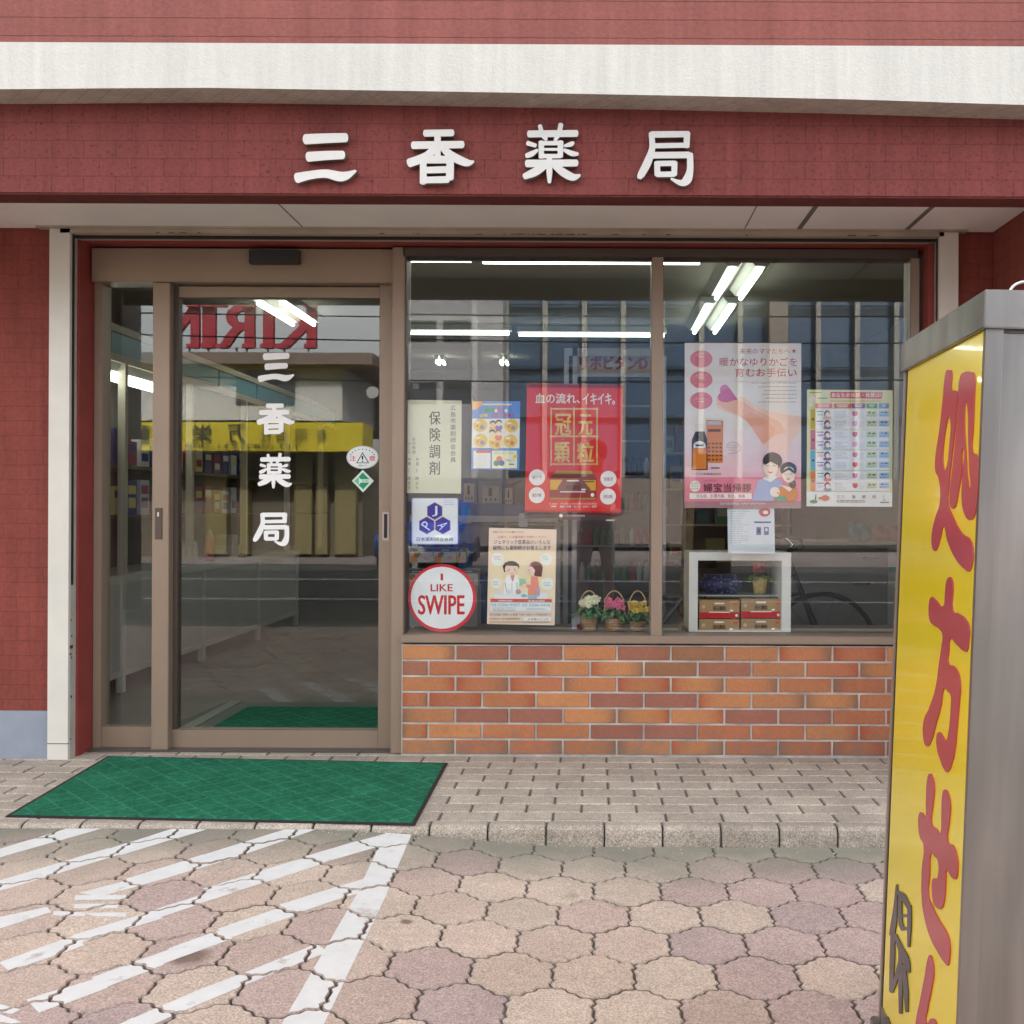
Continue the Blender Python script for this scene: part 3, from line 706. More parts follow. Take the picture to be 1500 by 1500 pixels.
# inside of the shop
m_ = MB(); m_.box(-4.2, 2.6, .21, 7.2, -.012, -.003, FLOORI); part(m_, 'shop_floor', bld)
m_ = MB(); m_.box(-4.2, 2.6, .21, 7.2, 2.70, 2.76, CEIL); part(m_, 'shop_ceiling', bld)
m_ = MB(); m_.box(-4.2, 2.6, 7.2, 7.3, -.1, 2.76, WALLI); m_.box(-4.3, -4.2, .2, 7.3, -.1, 2.76, WALLI); m_.box(2.6, 2.7, .2, 7.3, -.1, 2.76, WALLI)
m_.box(-4.3, 2.7, .20, .26, 2.26, 2.76, WALLI); m_.box(-4.3, -2.30, .125, .21, -.1, 2.76, WALLI); m_.box(1.49, 2.7, .125, .21, -.1, 2.76, WALLI)
part(m_, 'inner_wall', bld)
m_ = MB(); m_.box(-9, 9, .125, 7.4, 2.77, 12.4, WALLI); m_.box(-8.95, 8.9, 7.301, 7.4, -.1, 2.77, WALLI); m_.box(-8.95, -5, .13, .2, -.1, 2.77, WALLI); m_.box(4.6, 8.9, .13, .2, -.1, 2.77, WALLI); part(m_, 'unseen_shade_shell', bld)  # unseen mass above and behind the shop, heightened to shade pavement and road
# display ledge behind the window
m_ = MB(); zl = P(800, 929, .06).z; m_.box(x_l, 1.45, .13, .46, zl-.05, zl, mat('ledge_wood', (.20, .14, .10), .5)); m_.box(x_l, 1.45, .14, .17, 0, zl-.05, WALLI); part(m_, 'display_ledge', bld)
LEDGE = zl

# a green mat just inside the door, and grit swept against the kerb

rs = random.Random(77); mb = MB(); GR = mat('pale_grit', (.62, .60, .56), .9)
for i in range(150):
    x = rs.uniform(-1.0, 1.4); y = KERB_Y-.006-abs(rs.gauss(0, .03)); r_ = rs.uniform(.0008, .003); z = ground_z(x)
    if rs.random() < .25: y = rs.uniform(KERB_Y+.05, -.02); z = .0006
    mb.lathe((x, y, z-.0006), [(r_*.6, 0), (r_, r_*.5), (r_*.5, r_)], GR, 5)
struct(mb.build('grit'), 'stuff')

# ================================================================== the shop's name in raised letters on the beam
INK_K = pm(28, 26, 30); WHT = pm(232, 232, 228); RED = pm(206, 38, 44)
LET = mat('silver_white_letter', (.62, .61, .585), .35, metal=.15, var=.05)
LETE = mat('letter_edge_dark', (.16, .14, .13), .5)
def solid_strokes(mb, strokes, to, off, face, edge):
    # each brush stroke is a slab of its own depth so that crossing strokes never share a plane
    for i, st in enumerate(strokes):
        pts = [Vector(to(x, y)) for x, y in brush(st)]
        o = Vector(off)*(1+.012*i); n = len(pts); b = len(mb.v); kf, ke = mb.m(face), mb.m(edge)
        mb.v += [tuple(p+o) for p in pts] + [tuple(p) for p in pts]
        mb.f.append([b+q for q in range(n)]); mb.mi.append(kf)
        for q in range(n):
            r = (q+1) % n; mb.f.append([b+r, b+q, b+n+q, b+n+r]); mb.mi.append(ke)
FY = -.838
sign = thing('shop_sign', 'silver white raised characters spelling the shop name across the red beam', 'sign', P(730, 235, FY))
for nm, ox in (('three', 400), ('fragrance', 400), ('medicine', 750), ('bureau', 750)):
    mb = MB()
    solid_strokes(mb, STROKES[nm][1], lambda x, y: P(ox + x/3.75, 130 + y/3.75, FY), (0, -.022, 0), LET, LETE)
    part(mb, 'character', sign)
# the same four in white film down the sliding door
VINYL = mat('white_vinyl', (.90, .90, .90), .5)
dl = thing('door_lettering', 'white film characters of the shop name running down the sliding door glass', 'lettering', P(400, 650, .123))
for nm, (ox, oy, sc, x0, y0, x1, y1) in (('three', (240, 380, 4.167, 577, 572, 798, 750)), ('fragrance', (240, 380, 4.167, 565, 880, 800, 1066)),
                               ('medicine', (240, 380, 4.167, 573, 1183, 783, 1402)), ('bureau', (240, 700, 3.658, 475, 186, 672, 363))):
    bb, st = STROKES[nm]; st = [[(x, y, w_*1.14) for x, y, w_ in q_] for q_ in st]; fx = (x1-x0)/(bb[2]-bb[0]); fy = (y1-y0)/(bb[3]-bb[1])
    mb = MB()
    solid_strokes(mb, st, lambda x, y: P(ox + (x0+(x-bb[0])*fx)/sc, oy + (y0+(y-bb[1])*fy)/sc, .1245), (0, -.0012, 0), VINYL, VINYL)
    part(mb, 'character', dl)

# ================================================================== entrance mat
MATG = bpy.data.materials.new('green_mat_pile'); MATG.use_nodes = True
n = MATG.node_tree.nodes; l = MATG.node_tree.links; b = n['Principled BSDF']; b.inputs['Roughness'].default_value = .95; b.inputs['Specular IOR Level'].default_value = .1
tc = n.new('ShaderNodeNewGeometry'); mp = n.new('ShaderNodeMapping'); mp.inputs['Rotation'].default_value = (0, 0, R(45)); mp.inputs['Scale'].default_value = (11.5, 11.5, 1)
l.new(tc.outputs['Position'], mp.inputs[0])
br = n.new('ShaderNodeTexBrick'); br.offset = 0; br.inputs['Scale'].default_value = 1; br.inputs['Brick Width'].default_value = 1; br.inputs['Row Height'].default_value = 1
br.inputs['Mortar Size'].default_value = .085; br.inputs['Mortar Smooth'].default_value = .9
br.inputs['Color1'].default_value = (.028, .195, .108, 1); br.inputs['Color2'].default_value = (.025, .178, .100, 1); br.inputs['Mortar'].default_value = (.050, .245, .150, 1)
wn = n.new('ShaderNodeTexNoise'); wn.inputs['Scale'].default_value = 14; l.new(tc.outputs['Position'], wn.inputs['Vector'])
wa = n.new('ShaderNodeVectorMath'); wa.operation = 'MULTIPLY_ADD'; wa.inputs[1].default_value = (.12, .12, 0); l.new(wn.outputs[1], wa.inputs[0]); l.new(mp.outputs[0], wa.inputs[2]); l.new(wa.outputs[0], br.inputs['Vector'])
cur = br.outputs['Color']
for sc, am in ((6, .16), (45, .22), (350, .45)):
    t = n.new('ShaderNodeTexNoise'); t.inputs['Scale'].default_value = sc; t.inputs['Detail'].default_value = 5; l.new(tc.outputs['Position'], t.inputs['Vector'])
    r = n.new('ShaderNodeMapRange'); r.inputs[1].default_value = .3; r.inputs[2].default_value = .7; r.inputs[3].default_value = 1-am; r.inputs[4].default_value = 1+am; l.new(t.outputs[0], r.inputs[0])
    mx = n.new('ShaderNodeMix'); mx.data_type = 'RGBA'; mx.blend_type = 'MULTIPLY'; mx.inputs[0].default_value = 1; l.new(cur, mx.inputs[6]); l.new(r.outputs[0], mx.inputs[7]); cur = mx.outputs[2]
l.new(cur, b.inputs['Base Color'])
bp = n.new('ShaderNodeBump'); bp.inputs['Strength'].default_value = 1; bp.inputs['Distance'].default_value = .006; l.new(t.outputs[0], bp.inputs['Height']); l.new(bp.outputs[0], b.inputs['Normal'])
q = [PZ(*p, .006) for p in ((158, 1107), (656, 1117), (608, 1207), (8, 1195))]
c = sum(q, Vector())/4
mt = thing('entrance_mat', 'green pile doormat with black rubber edge lying before the sliding door', 'doormat', (c.x, c.y, 0))
mb = MB(); mb.prism([Vector((p.x, p.y, .005)) for p in q], (0, 0, -.004), mat('mat_rubber', (.022, .016, .018), .7)); part(mb, 'rubber_edge', mt)
qi = [p + (c-p)*.0 for p in q]; ins = []
for i, p in enumerate(q):
    a_, b_ = q[i-1], q[(i+1) % 4]
    ins.append(p + (a_-p).normalized()*.013 + (b_-p).normalized()*.013)
mb = MB(); rs = random.Random(3); kk = mb.m(MATG); NX, NY = 90, 60
def mp_(u, v): return (ins[0]*(1-u)+ins[1]*u)*(1-v) + (ins[3]*(1-u)+ins[2]*u)*v
for j in range(NY+1):
    for i in range(NX+1):
        p = mp_(i/NX, j/NY); e_ = 0 if i in (0, NX) or j in (0, NY) else 1
        mb.v.append((p.x, p.y, .0055 + e_*(.004+rs.uniform(-.0016, .0016))))
for j in range(NY):
    for i in range(NX):
        b0 = j*(NX+1)+i; mb.f.append([b0+NX+1, b0+NX+2, b0+1, b0]); mb.mi.append(kk)
part(mb, 'pile', mt, smooth=True)

# ================================================================== the standing sign box at the right
YEL = mat('yellow_acrylic', (.82, .64, .010), .16, var=.03, vscale=3, spec=.6, coat=.5)
REDA = mat('red_acrylic', (.42, .062, .075), .16, var=.04, spec=.5)
BLKA = mat('charcoal_acrylic', (.055, .045, .05), .2, var=.05)
near = P(1448, 482, 1.66-D); far = P(1329, 515, 2.18-D)
yaw = math.atan2(near.x-far.x, far.y-near.y); lean = R(2.0)
W_ = (far-near).length; Hs = 1.56; DEP = .26
SM = Matrix.Translation(near) @ Matrix.Rotation(yaw, 4, 'Z') @ Matrix.Rotation(lean, 4, 'Y')
# local frame: origin at the near top corner of the body, x to the right, y away from the camera, z up
zb = -(near.z - ground_z(near.x))/math.cos(lean)
sb = bpy.data.objects.new('standing_sign', None); COL.objects.link(sb); sb.empty_display_size = .1
tag(sb, 'tall steel standing sign box with yellow panel and red characters near the camera', 'sign')
base_l = Vector((0, 0, zb)); SB = SM @ Matrix.Translation(base_l); sb.matrix_world = SB
def spart(mb, name, parent=sb, **k):
    o = mb.build(name, None, **k); o.data.transform(Matrix.Translation(-base_l))
    o.parent = parent; return o
m_ = MB(); m_.box(.004, DEP, .003, W_-.003, zb+.03, 0, STEEL); body = spart(m_, 'body', bev=.006, seg=3)
m_ = MB(); m_.box(-.012, DEP+.012, -.012, W_+.010, .0, .064, STEEL); m_.box(.004, DEP-.004, .004, W_-.004, .0645, .068, STEEL); spart(m_, 'cap', bev=.012, seg=4)
m_ = MB(); m_.box(-.006, .012, W_-.010, W_+.004, zb+.03, 0, mat('steel_frame_edge', (.42, .34, .28), .35, metal=.6)); m_.box(-.003, .010, W_-.024, W_-.010, zb+.03, 0, DARK_GAP); m_.box(-.005, .024, -.004, .010, zb+.03, 0, STEEL); m_.box(-.006, .012, .01, W_-.02, zb+.03, zb+.07, STEEL); spart(m_, 'frame', bev=.001)
m_ = MB(); m_.box(-.0035, .004, .0102, W_-.0242, zb+.07, -.0005, YEL); spart(m_, 'yellow_panel')
m_ = MB(); m_.box(-.02, DEP+.02, -.02, W_+.02, zb, zb+.03, STEEL); spart(m_, 'base_plate', bev=.004)
# eyelet on top and a screw on the front of the cap
m_ = MB(); m_.tube([Vector((.07+.028*math.cos(t*math.pi/10), .03, .066+.022*math.sin(t*math.pi/10))) for t in range(11)], .0028, CHROME); spart(m_, 'lifting_eye', smooth=True)
m_ = MB(); m_.tube([Vector((.062, -.016, .030)), Vector((.062, -.012, .030))], .009, CHROME, 16); spart(m_, 'screw', smooth=False)
SI = SM.inverted(); CAMP = Vector((0, -D, CH))
def panel(px, py):                    # where the sight line of a photo pixel meets the panel (local coordinates)
    a_ = SI @ CAMP; b_ = SI @ P(px, py, 0); t = (-.0036-a_.x)/(b_.x-a_.x); return a_ + (b_-a_)*t
def tA(x, y): return panel(1280+x/3.75, 400+y/3.75)
def tB(x, y): return panel(1280+x/3.75, 760+y/3.75)
def tC(x, y): return panel(1280+x/3.75, 1100+y/3.75)
def cutout(name, outs, to, m_, holes=(), depth=.0022):
    # a curve with its holes, filled and extruded, turned into a mesh
    cu = bpy.data.curves.new('c', 'CURVE'); cu.dimensions = '2D'; cu.fill_mode = 'BOTH'; cu.extrude = depth/2; cu.bevel_depth = .0003; cu.bevel_resolution = 1; cu.resolution_u = 4
    for o_ in list(outs)+list(holes):
        s_ = cu.splines.new('BEZIER'); s_.bezier_points.add(len(o_)-1); s_.use_cyclic_u = True
        for bpnt, (x, y) in zip(s_.bezier_points, o_):
            p = to(x, y); bpnt.co = (-p.y, p.z, 0); bpnt.handle_left_type = bpnt.handle_right_type = 'AUTO'
    t_ = bpy.data.objects.new('c', cu); COL.objects.link(t_); bpy.context.view_layer.update()
    me = bpy.data.meshes.new_from_object(t_.evaluated_get(bpy.context.evaluated_depsgraph_get()))
    bpy.data.objects.remove(t_); bpy.data.curves.remove(cu)
    me.transform(Matrix(((0, 0, -1, -.0036-depth/2), (-1, 0, 0, 0), (0, 1, 0, 0), (0, 0, 0, 1))))
    me.transform(Matrix.Translation(-base_l)); me.materials.clear(); me.materials.append(m_)
    o = bpy.data.objects.new(name, me); COL.objects.link(o); o.parent = sb; return o
K1 = [(403,540),(418,533),(432,545),(432,645),(450,645),(466,665),(462,710),(449,870),(433,1010),(418,1150),(412,1255),(440,1340),(490,1430),(540,1475),(550,1520),(545,1600),(530,1638),(510,1630),(450,1560),(410,1470),(388,1390),(372,1450),(350,1518),(338,1525),(325,1500),(325,1430),(345,1340),(370,1255),(360,1120),(345,1090),(343,1030),(365,870),(385,690),(395,580)]
H1 = [(415,790),(427,815),(422,930),(397,1085),(384,1040),(387,950),(402,840)]
K2 = [(480,570),(500,548),(540,545),(557,560),(556,700),(551,850),(547,985),(557,992),(570,1000),(578,1030),(578,1160),(570,1270),(555,1340),(540,1355),(520,1350),(500,1310),(490,1260),(492,1120),(497,960),(487,1090),(470,1200),(455,1275),(440,1293),(428,1283),(422,1230),(437,1080),(456,900),(470,720)]
H2 = [(512,705),(521,740),(525,900),(531,1080),(533,1190),(524,1160),(511,980),(503,800)]
cutout('character', [K1, K2], tA, REDA, [H1, H2])
K3 = [(405,345),(418,322),(430,325),(440,355),(438,500),(470,520),(515,560),(530,600),(527,670),(518,725),(500,725),(460,690),(422,665),(418,720),(412,785),(445,810),(470,850),(480,900),(475,1000),(462,1150),(450,1270),(435,1340),(412,1390),(395,1380),(370,1320),(353,1260),(350,1200),(365,1172),(385,1195),(402,1220),(415,1180),(430,1020),(430,975),(410,945),(390,930),(375,1020),(345,1130),(320,1220),(300,1250),(285,1235),(276,1180),(278,1120),(310,1040),(345,930),(365,790),(378,700),(384,640),(370,610),(330,580),(312,555),(307,510),(312,450),(322,430),(345,445),(392,475),(396,430)]
cutout('character', [K3], tB, REDA)
K4 = [(303,140),(315,125),(328,145),(337,185),(330,290),(322,400),(345,425),(372,450),(378,330),(385,230),(398,213),(415,240),(425,290),(418,400),(410,495),(440,520),(460,570),(467,630),(460,695),(450,705),(430,690),(405,655),(400,720),(395,800),(385,850),(370,868),(350,860),(332,830),(325,770),(328,710),(345,700),(355,700),(360,610),(340,580),(318,565),(312,680),(305,790),(325,850),(370,940),(410,1010),(423,1060),(422,1130),(412,1178),(400,1170),(360,1110),(310,1010),(285,920),(270,820),(270,650),(280,520),(258,470),(250,400),(255,345),(270,340),(290,365),(292,280)]
cutout('character', [K4], tC, REDA)
K5 = [(303,1140),(315,1122),(325,1140),(335,1200),(325,1290),(300,1420),(292,1490),(320,1470),(350,1500),(360,1600),(372,1680),(395,1690),(420,1640),(430,1680),(412,1790),(380,1830),(345,1790),(328,1680),(318,1590),(290,1620),(262,1740),(240,1800),(222,1760),(228,1600),(236,1490),(260,1370),(285,1240)]
cutout('character', [K5], tC, REDA)
m_ = MB()
def lsolid(strokes, to, face):
    strokes = [[(x, y, w_*1.18) for x, y, w_ in q_] for q_ in strokes]
    solid_strokes(m_, strokes, to, (-.0025, 0, 0), face, face)
lsolid([[(131,735,8),(124,850,16),(112,960,26),(97,1010,12)], [(110,980,20),(106,1150,22),(100,1320,18)], [(135,775,14),(165,800,26),(200,870,16)], [(150,790,16),(150,930,18),(165,980,20)],
        [(200,850,16),(200,960,18),(196,1075,10)], [(160,905,12),(195,905,12)], [(160,975,14),(198,975,12)], [(122,1010,14),(150,1080,24),(180,1150,34),(198,1215,12)], [(150,1080,14),(152,1250,20),(152,1440,14)],
        [(170,1180,18),(182,1320,20),(186,1432,12)], [(150,1150,14),(128,1250,18),(102,1325,14)]], tC, BLKA)
spart(m_, 'character')
m_ = MB(); lsolid([[(76,1462,10),(88,1530,24),(95,1640,20)], [(70,1560,14),(68,1700,18)], [(120,1540,14),(150,1640,22)], [(110,1660,16),(160,1665,16)]], tC, BLKA); spart(m_, 'character')

m_ = MB(); m_.box(-1.88, -.86, .24, 1.02, -.0025, .003, mat('mat_rubber', (.022, .016, .018), .7))
t = thing('inner_mat', 'green doormat lying on the shop floor just inside the sliding door', 'doormat', (-1.37, .63, 0))
part(m_, 'rubber_edge', t); part(bx(-1.866, -.874, .254, 1.006, .0028, .010, MATG), 'pile', t)
m_ = MB(); m_.box(-2.03, -1.97, .24, 1.2, -.0028, .004, mat('aluminium_strip', (.5, .47, .42), .4, metal=.3)); part(m_, 'floor_strip', bld)

# ================================================================== notices behind the window glass
PY = .0635
PAPER = pm(236, 235, 228); CREAM = pm(222, 222, 196)
def lines(p, x0, x1, y0, dy, n, m_, h=3, jag=.25, right=False, seed=1):
    r_ = random.Random(seed)
    for i in range(n):
        e_ = (x1-x0)*(1-jag*r_.random()); y = y0+dy*i; xx = x1-e_ if right else x0
        k = 0
        while k < e_-2:                 # broken into word-like dashes
            d_ = r_.uniform(.05, .16)*(x1-x0); p.rect(xx+k, y, xx+min(k+d_, e_), y+h, m_); k += d_+h*1.1

# insurance dispensing notice
p = Print(580, 560, 7.5, PY)
p.sheet([(103, 192), (722, 200), (715, 1222), (92, 1216)], CREAM)
p.vtext('保険調剤', 362, 300, 492, 1035, INK_K, .012); p.vtext('広島市薬剤師会会員', 595, 245, 660, 885, INK_K)
G2 = pm(84, 82, 76)
p.vtext('受付時間', 178, 605, 216, 790, G2); p.vtext('午前', 218, 825, 256, 920, INK_K); p.vtext('9', 222, 940, 250, 1000, INK_K); p.vtext('時より', 212, 1030, 252, 1185, INK_K)
p.vtext('午後', 130, 825, 168, 915, INK_K); p.vtext('7', 134, 935, 160, 1000, INK_K); p.vtext('時まで', 126, 1030, 164, 1185, INK_K)
p.vtext('但し土曜', 134, 660, 156, 785, G2); p.vtext('日祝休', 104, 610, 124, 785, G2)
p.done('paper_notice', 'cream paper notice with large black vertical characters at the left of the window', 'notice')

# blue and yellow leaflet
p = Print(580, 560, 7.5, PY)
BL = pm(92, 140, 214); BL2 = pm(64, 104, 196); YL = pm(232, 196, 84)
p.sheet([(840, 208), (1366, 208), (1354, 962), (826, 955)], BL)
p.poly([(838, 400), (1360, 400), (1356, 725), (832, 720)], PAPER); p.poly([(840, 208), (955, 210), (930, 265), (880, 298), (838, 300)], pm(240, 170, 60)); p.up()
p.rect(950, 236, 1270, 252, pm(236, 224, 150)); p.rect(970, 285, 1075, 330, pm(60, 150, 96)); p.text('元気', 1110, 270, 1190, 335, pm(214, 60, 50), .02); p.ell(1100, 312, 16, 20, PAPER); p.ell(1208, 312, 16, 20, PAPER)
p.up(); p.text('健康', 918, 345, 1010, 385, pm(240, 210, 70), .03); p.text('お知らせ便り', 1048, 343, 1300, 388, pm(206, 42, 60), .03)
for cx, cy_ in ((926, 472), (1270, 480), (930, 640), (1095, 662), (1258, 645)):
    p.ell(cx, cy_, 76, 74, YL); p.up(); p.ell(cx-26, cy_-30, 30, 10, pm(244, 238, 214)); p.ell(cx+18, cy_+22, 24, 24, random.Random(cx).choice([pm(214, 120, 90), pm(240, 230, 214), pm(150, 150, 170)])); p.ell(cx-34, cy_+6, 16, 14, pm(224, 130, 50)); p.k -= 1
p.up(); p.up()
for cx, cy_, hair, top in ((1065, 462, pm(40, 30, 34), pm(230, 200, 80)), (1130, 452, pm(50, 34, 30), pm(88, 110, 190)), (1058, 560, pm(40, 30, 34), pm(240, 214, 120)), (1128, 560, pm(170, 100, 60), pm(220, 110, 80))):
    p.ell(cx, cy_+46, 40, 34, top); p.up(); p.ell(cx, cy_-14, 34, 28, hair); p.up(); p.ell(cx, cy_+4, 28, 26, pm(244, 206, 178)); p.k -= 2
p.up(); p.rect(852, 755, 1040, 945, PAPER); p.rect(1056, 752, 1330, 945, pm(238, 236, 200)); p.up(); p.rect(880, 748, 1040, 778, pm(224, 112, 96))
lines(p, 870, 1020, 800, 22, 6, pm(206, 210, 222), 5, seed=3); lines(p, 1080, 1300, 765, 18, 2, pm(150, 150, 120), 5, seed=4)
for cx, cy_, c_ in ((1136, 842, pm(222, 110, 60)), (1104, 890, pm(74, 130, 84)), (1160, 888, pm(70, 96, 176))): p.ell(cx, cy_, 32, 32, c_)
p.text('けんこう', 1210, 840, 1300, 872, pm(70, 90, 176), .02); p.rect(1240, 895, 1300, 905, INK_K); p.ell(1312, 815, 28, 20, pm(232, 200, 70))
p.done('leaflet', 'small blue topped leaflet with yellow circles taped beside the cream notice', 'leaflet')

# enamel style member badge
p = Print(580, 720, 6, PY); VIO = pm(62, 44, 160); GOLD = pm(172, 140, 96)
def rrect(x0, y0, x1, y1, r, n=5):
    out = []
    for cx, cy_, a0 in ((x1-r, y0+r, -90), (x1-r, y1-r, 0), (x0+r, y1-r, 90), (x0+r, y0+r, 180)):
        out += [(cx+r*math.cos(R(a0+90*i/n)), cy_+r*math.sin(R(a0+90*i/n))) for i in range(n+1)]
    return out
p.sheet(rrect(138, 57, 546, 464, 18), pm(198, 200, 226), .002); p.poly(rrect(146, 64, 540, 458, 14), pm(238, 241, 246)); p.up()
def hexa(cx, cy_, r, m_): p.poly([(cx+r*math.sin(R(60*i)), cy_-r*math.cos(R(60*i))*1.02) for i in range(6)], m_)
for cx, cy_, ch, rt in ((341, 172, 'J', 0), (271, 298, 'P', R(120)), (412, 298, 'A', R(60))):
    hexa(cx, cy_, 78, GOLD); p.up(); hexa(cx, cy_, 72, VIO); p.up()
    p.text(ch, cx-24, cy_-46, cx+24, cy_+46, pm(236, 238, 244), .0, rt if ch != 'P' else R(-55)); p.k -= 2
p.up(); p.up(); p.text('日本薬剤師会会員', 182, 402, 504, 436, INK_K)
lines(p, 420, 520, 78, 18, 3, pm(120, 130, 180), 3, seed=9)
p.done('member_badge', 'white square badge with three violet hexagons above the round red rimmed sticker', 'badge')

# round sticker
p = Print(580, 720, 6, PY)
p.sheet([(406+300*math.cos(2*math.pi*i/48), 937+300*math.sin(2*math.pi*i/48)) for i in range(48)], pm(214, 46, 66), .0015)
p.ell(404, 934, 273, 272, pm(242, 243, 247), 48); p.up()
p.text('I', 394, 722, 412, 780, RED, .045); p.text('LIKE', 306, 815, 498, 876, RED, .045); p.text('SWIPE', 198, 912, 600, 1080, pm(204, 36, 40), .038)
p.done('round_sticker', 'round white sticker with thick red rim and red lettering low in the window corner', 'sticker')

# pharmacist poster
p = Print(580, 720, 6, PY); PK = pm(244, 220, 200)
p.sheet([(818, 318), (1412, 334), (1394, 1176), (800, 1164)], PK)
p.poly([(828, 520), (1398, 525), (1392, 930), (822, 930)], pm(246, 226, 190)); p.up()
p.text('全国どこからでもお電話ください', 850, 346, 1125, 364, pm(110, 70, 60)); p.text('お薬のことは薬剤師にお聞きください', 895, 388, 1325, 412, pm(214, 96, 84)); p.text('ジェネリック医薬品のいろんな', 862, 424, 1355, 462, pm(58, 56, 100), .01); p.text('疑問にも薬剤師がお答えします', 852, 476, 1362, 514, pm(58, 56, 100), .01)
for cx, cy_, rx, ry in ((895, 595, 56, 58), (1320, 595, 52, 54), (882, 806, 44, 46), (1330, 812, 54, 54)): p.ell(cx, cy_, rx, ry, pm(240, 244, 240))
p.rect(865, 888, 1335, 945, pm(238, 240, 244)); p.up()
for cx, cy_, wdt, c_, s_ in ((895, 578, 70, pm(214, 110, 120), 1), (1320, 580, 60, pm(120, 180, 160), 2), (880, 798, 56, pm(110, 130, 180), 3), (1330, 806, 64, pm(110, 150, 190), 4)): lines(p, cx-wdt/2, cx+wdt/2, cy_-10, 14, 3, c_, 4, seed=s_)
SK = pm(250, 220, 200); OUT = pm(70, 70, 90)
# the pharmacist : white coat, black hair
p.poly([(975, 735), (1065, 735), (1085, 800), (1075, 900), (945, 900), (955, 790)], pm(246, 248, 250)); p.up(); p.poly([(1005, 735), (1045, 735), (1030, 790), (1020, 790)], pm(222, 150, 140)); p.line(960, 800, 972, 880, 4, OUT); p.line(1062, 800, 1068, 880, 4, OUT); p.line(1020, 800, 1020, 890, 3, OUT)
p.ell(1012, 662, 72, 52, pm(34, 30, 34)); p.poly([(945, 655), (1000, 640), (985, 710), (948, 705)], pm(34, 30, 34)); p.up(); p.ell(1018, 682, 60, 54, SK); p.poly([(960, 650), (1075, 655), (1080, 640), (1020, 615), (958, 632)], pm(34, 30, 34)); p.up()
p.ell(995, 685, 5, 6, OUT); p.ell(1042, 685, 5, 6, OUT); p.ell(985, 700, 10, 6, pm(240, 160, 150)); p.ell(1052, 700, 10, 6, pm(240, 160, 150)); p.stroke([(1008, 715, 4), (1020, 720, 4), (1032, 715, 4)], pm(190, 70, 70))
# the customer : brown bob, coral jumper
p.poly([(1190, 745), (1245, 750), (1255, 830), (1235, 915), (1160, 915), (1165, 850), (1130, 830), (1140, 815), (1185, 820)], pm(240, 150, 128)); p.poly([(1160, 910), (1236, 910), (1240, 945), (1160, 945)], pm(150, 200, 210)); p.ell(1250, 880, 16, 44, pm(190, 170, 210))
p.ell(1228, 672, 62, 58, pm(110, 56, 60)); p.poly([(1215, 670), (1288, 680), (1280, 748), (1218, 742)], pm(110, 56, 60)); p.up(); p.ell(1185, 692, 38, 48, SK); p.up(); p.poly([(1160, 655), (1225, 640), (1222, 690), (1200, 660)], pm(110, 56, 60)); p.ell(1168, 690, 4, 6, OUT); p.ell(1178, 712, 9, 6, pm(240, 160, 150))
p.rect(1085, 765, 1140, 825, pm(150, 206, 170)); p.ell(1130, 822, 22, 14, SK); p.ell(920, 880, 30, 22, pm(240, 230, 226)); p.ell(990, 880, 22, 20, pm(230, 220, 236)); p.ell(1075, 880, 24, 22, pm(190, 160, 176)); p.ell(1125, 915, 26, 14, pm(150, 200, 190))
p.poly([(832, 942), (1370, 946), (1369, 972), (831, 970)], pm(206, 64, 68)); p.poly([(831, 974), (1368, 976), (1366, 1055), (830, 1052)], pm(232, 238, 240)); p.up()
p.text('薬剤師会相談', 900, 950, 1025, 966, PAPER, .02); p.text('医薬品相談', 1165, 952, 1310, 970, PAPER, .02)
p.text('03-3506-9457', 840, 984, 1090, 1008, pm(84, 160, 196)); p.text('03-3506-9436', 1112, 986, 1356, 1010, pm(84, 160, 196)); lines(p, 850, 1080, 1020, 12, 3, pm(150, 160, 170), 4, seed=5); lines(p, 1150, 1340, 1024, 12, 2, pm(150, 160, 170), 4, seed=6)
p.text('受付時間 月曜から金曜 午前十時から午後五時まで', 826, 1068, 1366, 1092, pm(120, 116, 160)); p.rect(1120, 1104, 1366, 1140, pm(236, 238, 238)); p.up(); p.text('社団法人日本薬剤師会', 824, 1108, 1090, 1126, pm(110, 70, 60)); p.text('お気軽にどうぞ', 1160, 1112, 1340, 1132, pm(90, 90, 90)); lines(p, 820, 1360, 1140, 8, 2, pm(170, 140, 120), 3, jag=.02, seed=8)
p.done('poster', 'peach poster of a cartoon pharmacist handing medicine to a brown haired customer', 'poster')

# red poster
p = Print(760, 550, 6.818, PY); RP = mat('red_poster_ink', sl(214, 34, 34), .3, var=.04, spec=.45); GO = mat('gold_foil', (.62, .43, .13), .3, metal=.6, var=.25, vscale=30)
p.sheet([(82, 78), (1040, 92), (1022, 1378), (60, 1362)], RP)
p.poly([(80, 80), (1040, 94), (1040, 128), (80, 122)], pm(150, 28, 32)); p.poly([(60, 1340), (1022, 1360), (1022, 1378), (60, 1362)], pm(176, 24, 26)); p.up()
for i in range(24): p.rect(100+39*i, 92, 122+39*i, 114, pm(120, 22, 28))
p.text('血の流れ、', 165, 178, 610, 280, PAPER, .03); p.text('イキイキ。', 640, 180, 958, 292, PAPER, .03)
for x0, y0, x1, y1 in ((315, 326, 795, 342), (310, 600, 795, 616), (310, 878, 790, 894)): p.rect(x0, y0, x1, y1, GO)
p.up()
for x0, y0, x1, y1 in ((316, 320, 330, 905), (544, 315, 558, 905), (774, 320, 788, 895)): p.rect(x0, y0, x1, y1, GO)
for ch, x0, y0, x1, y1 in (('冠', 365, 385, 520, 600), ('元', 598, 390, 732, 596), ('顆', 358, 668, 508, 868), ('粒', 585, 668, 745, 868)): p.text(ch, x0, y0, x1, y1, GO, .035)
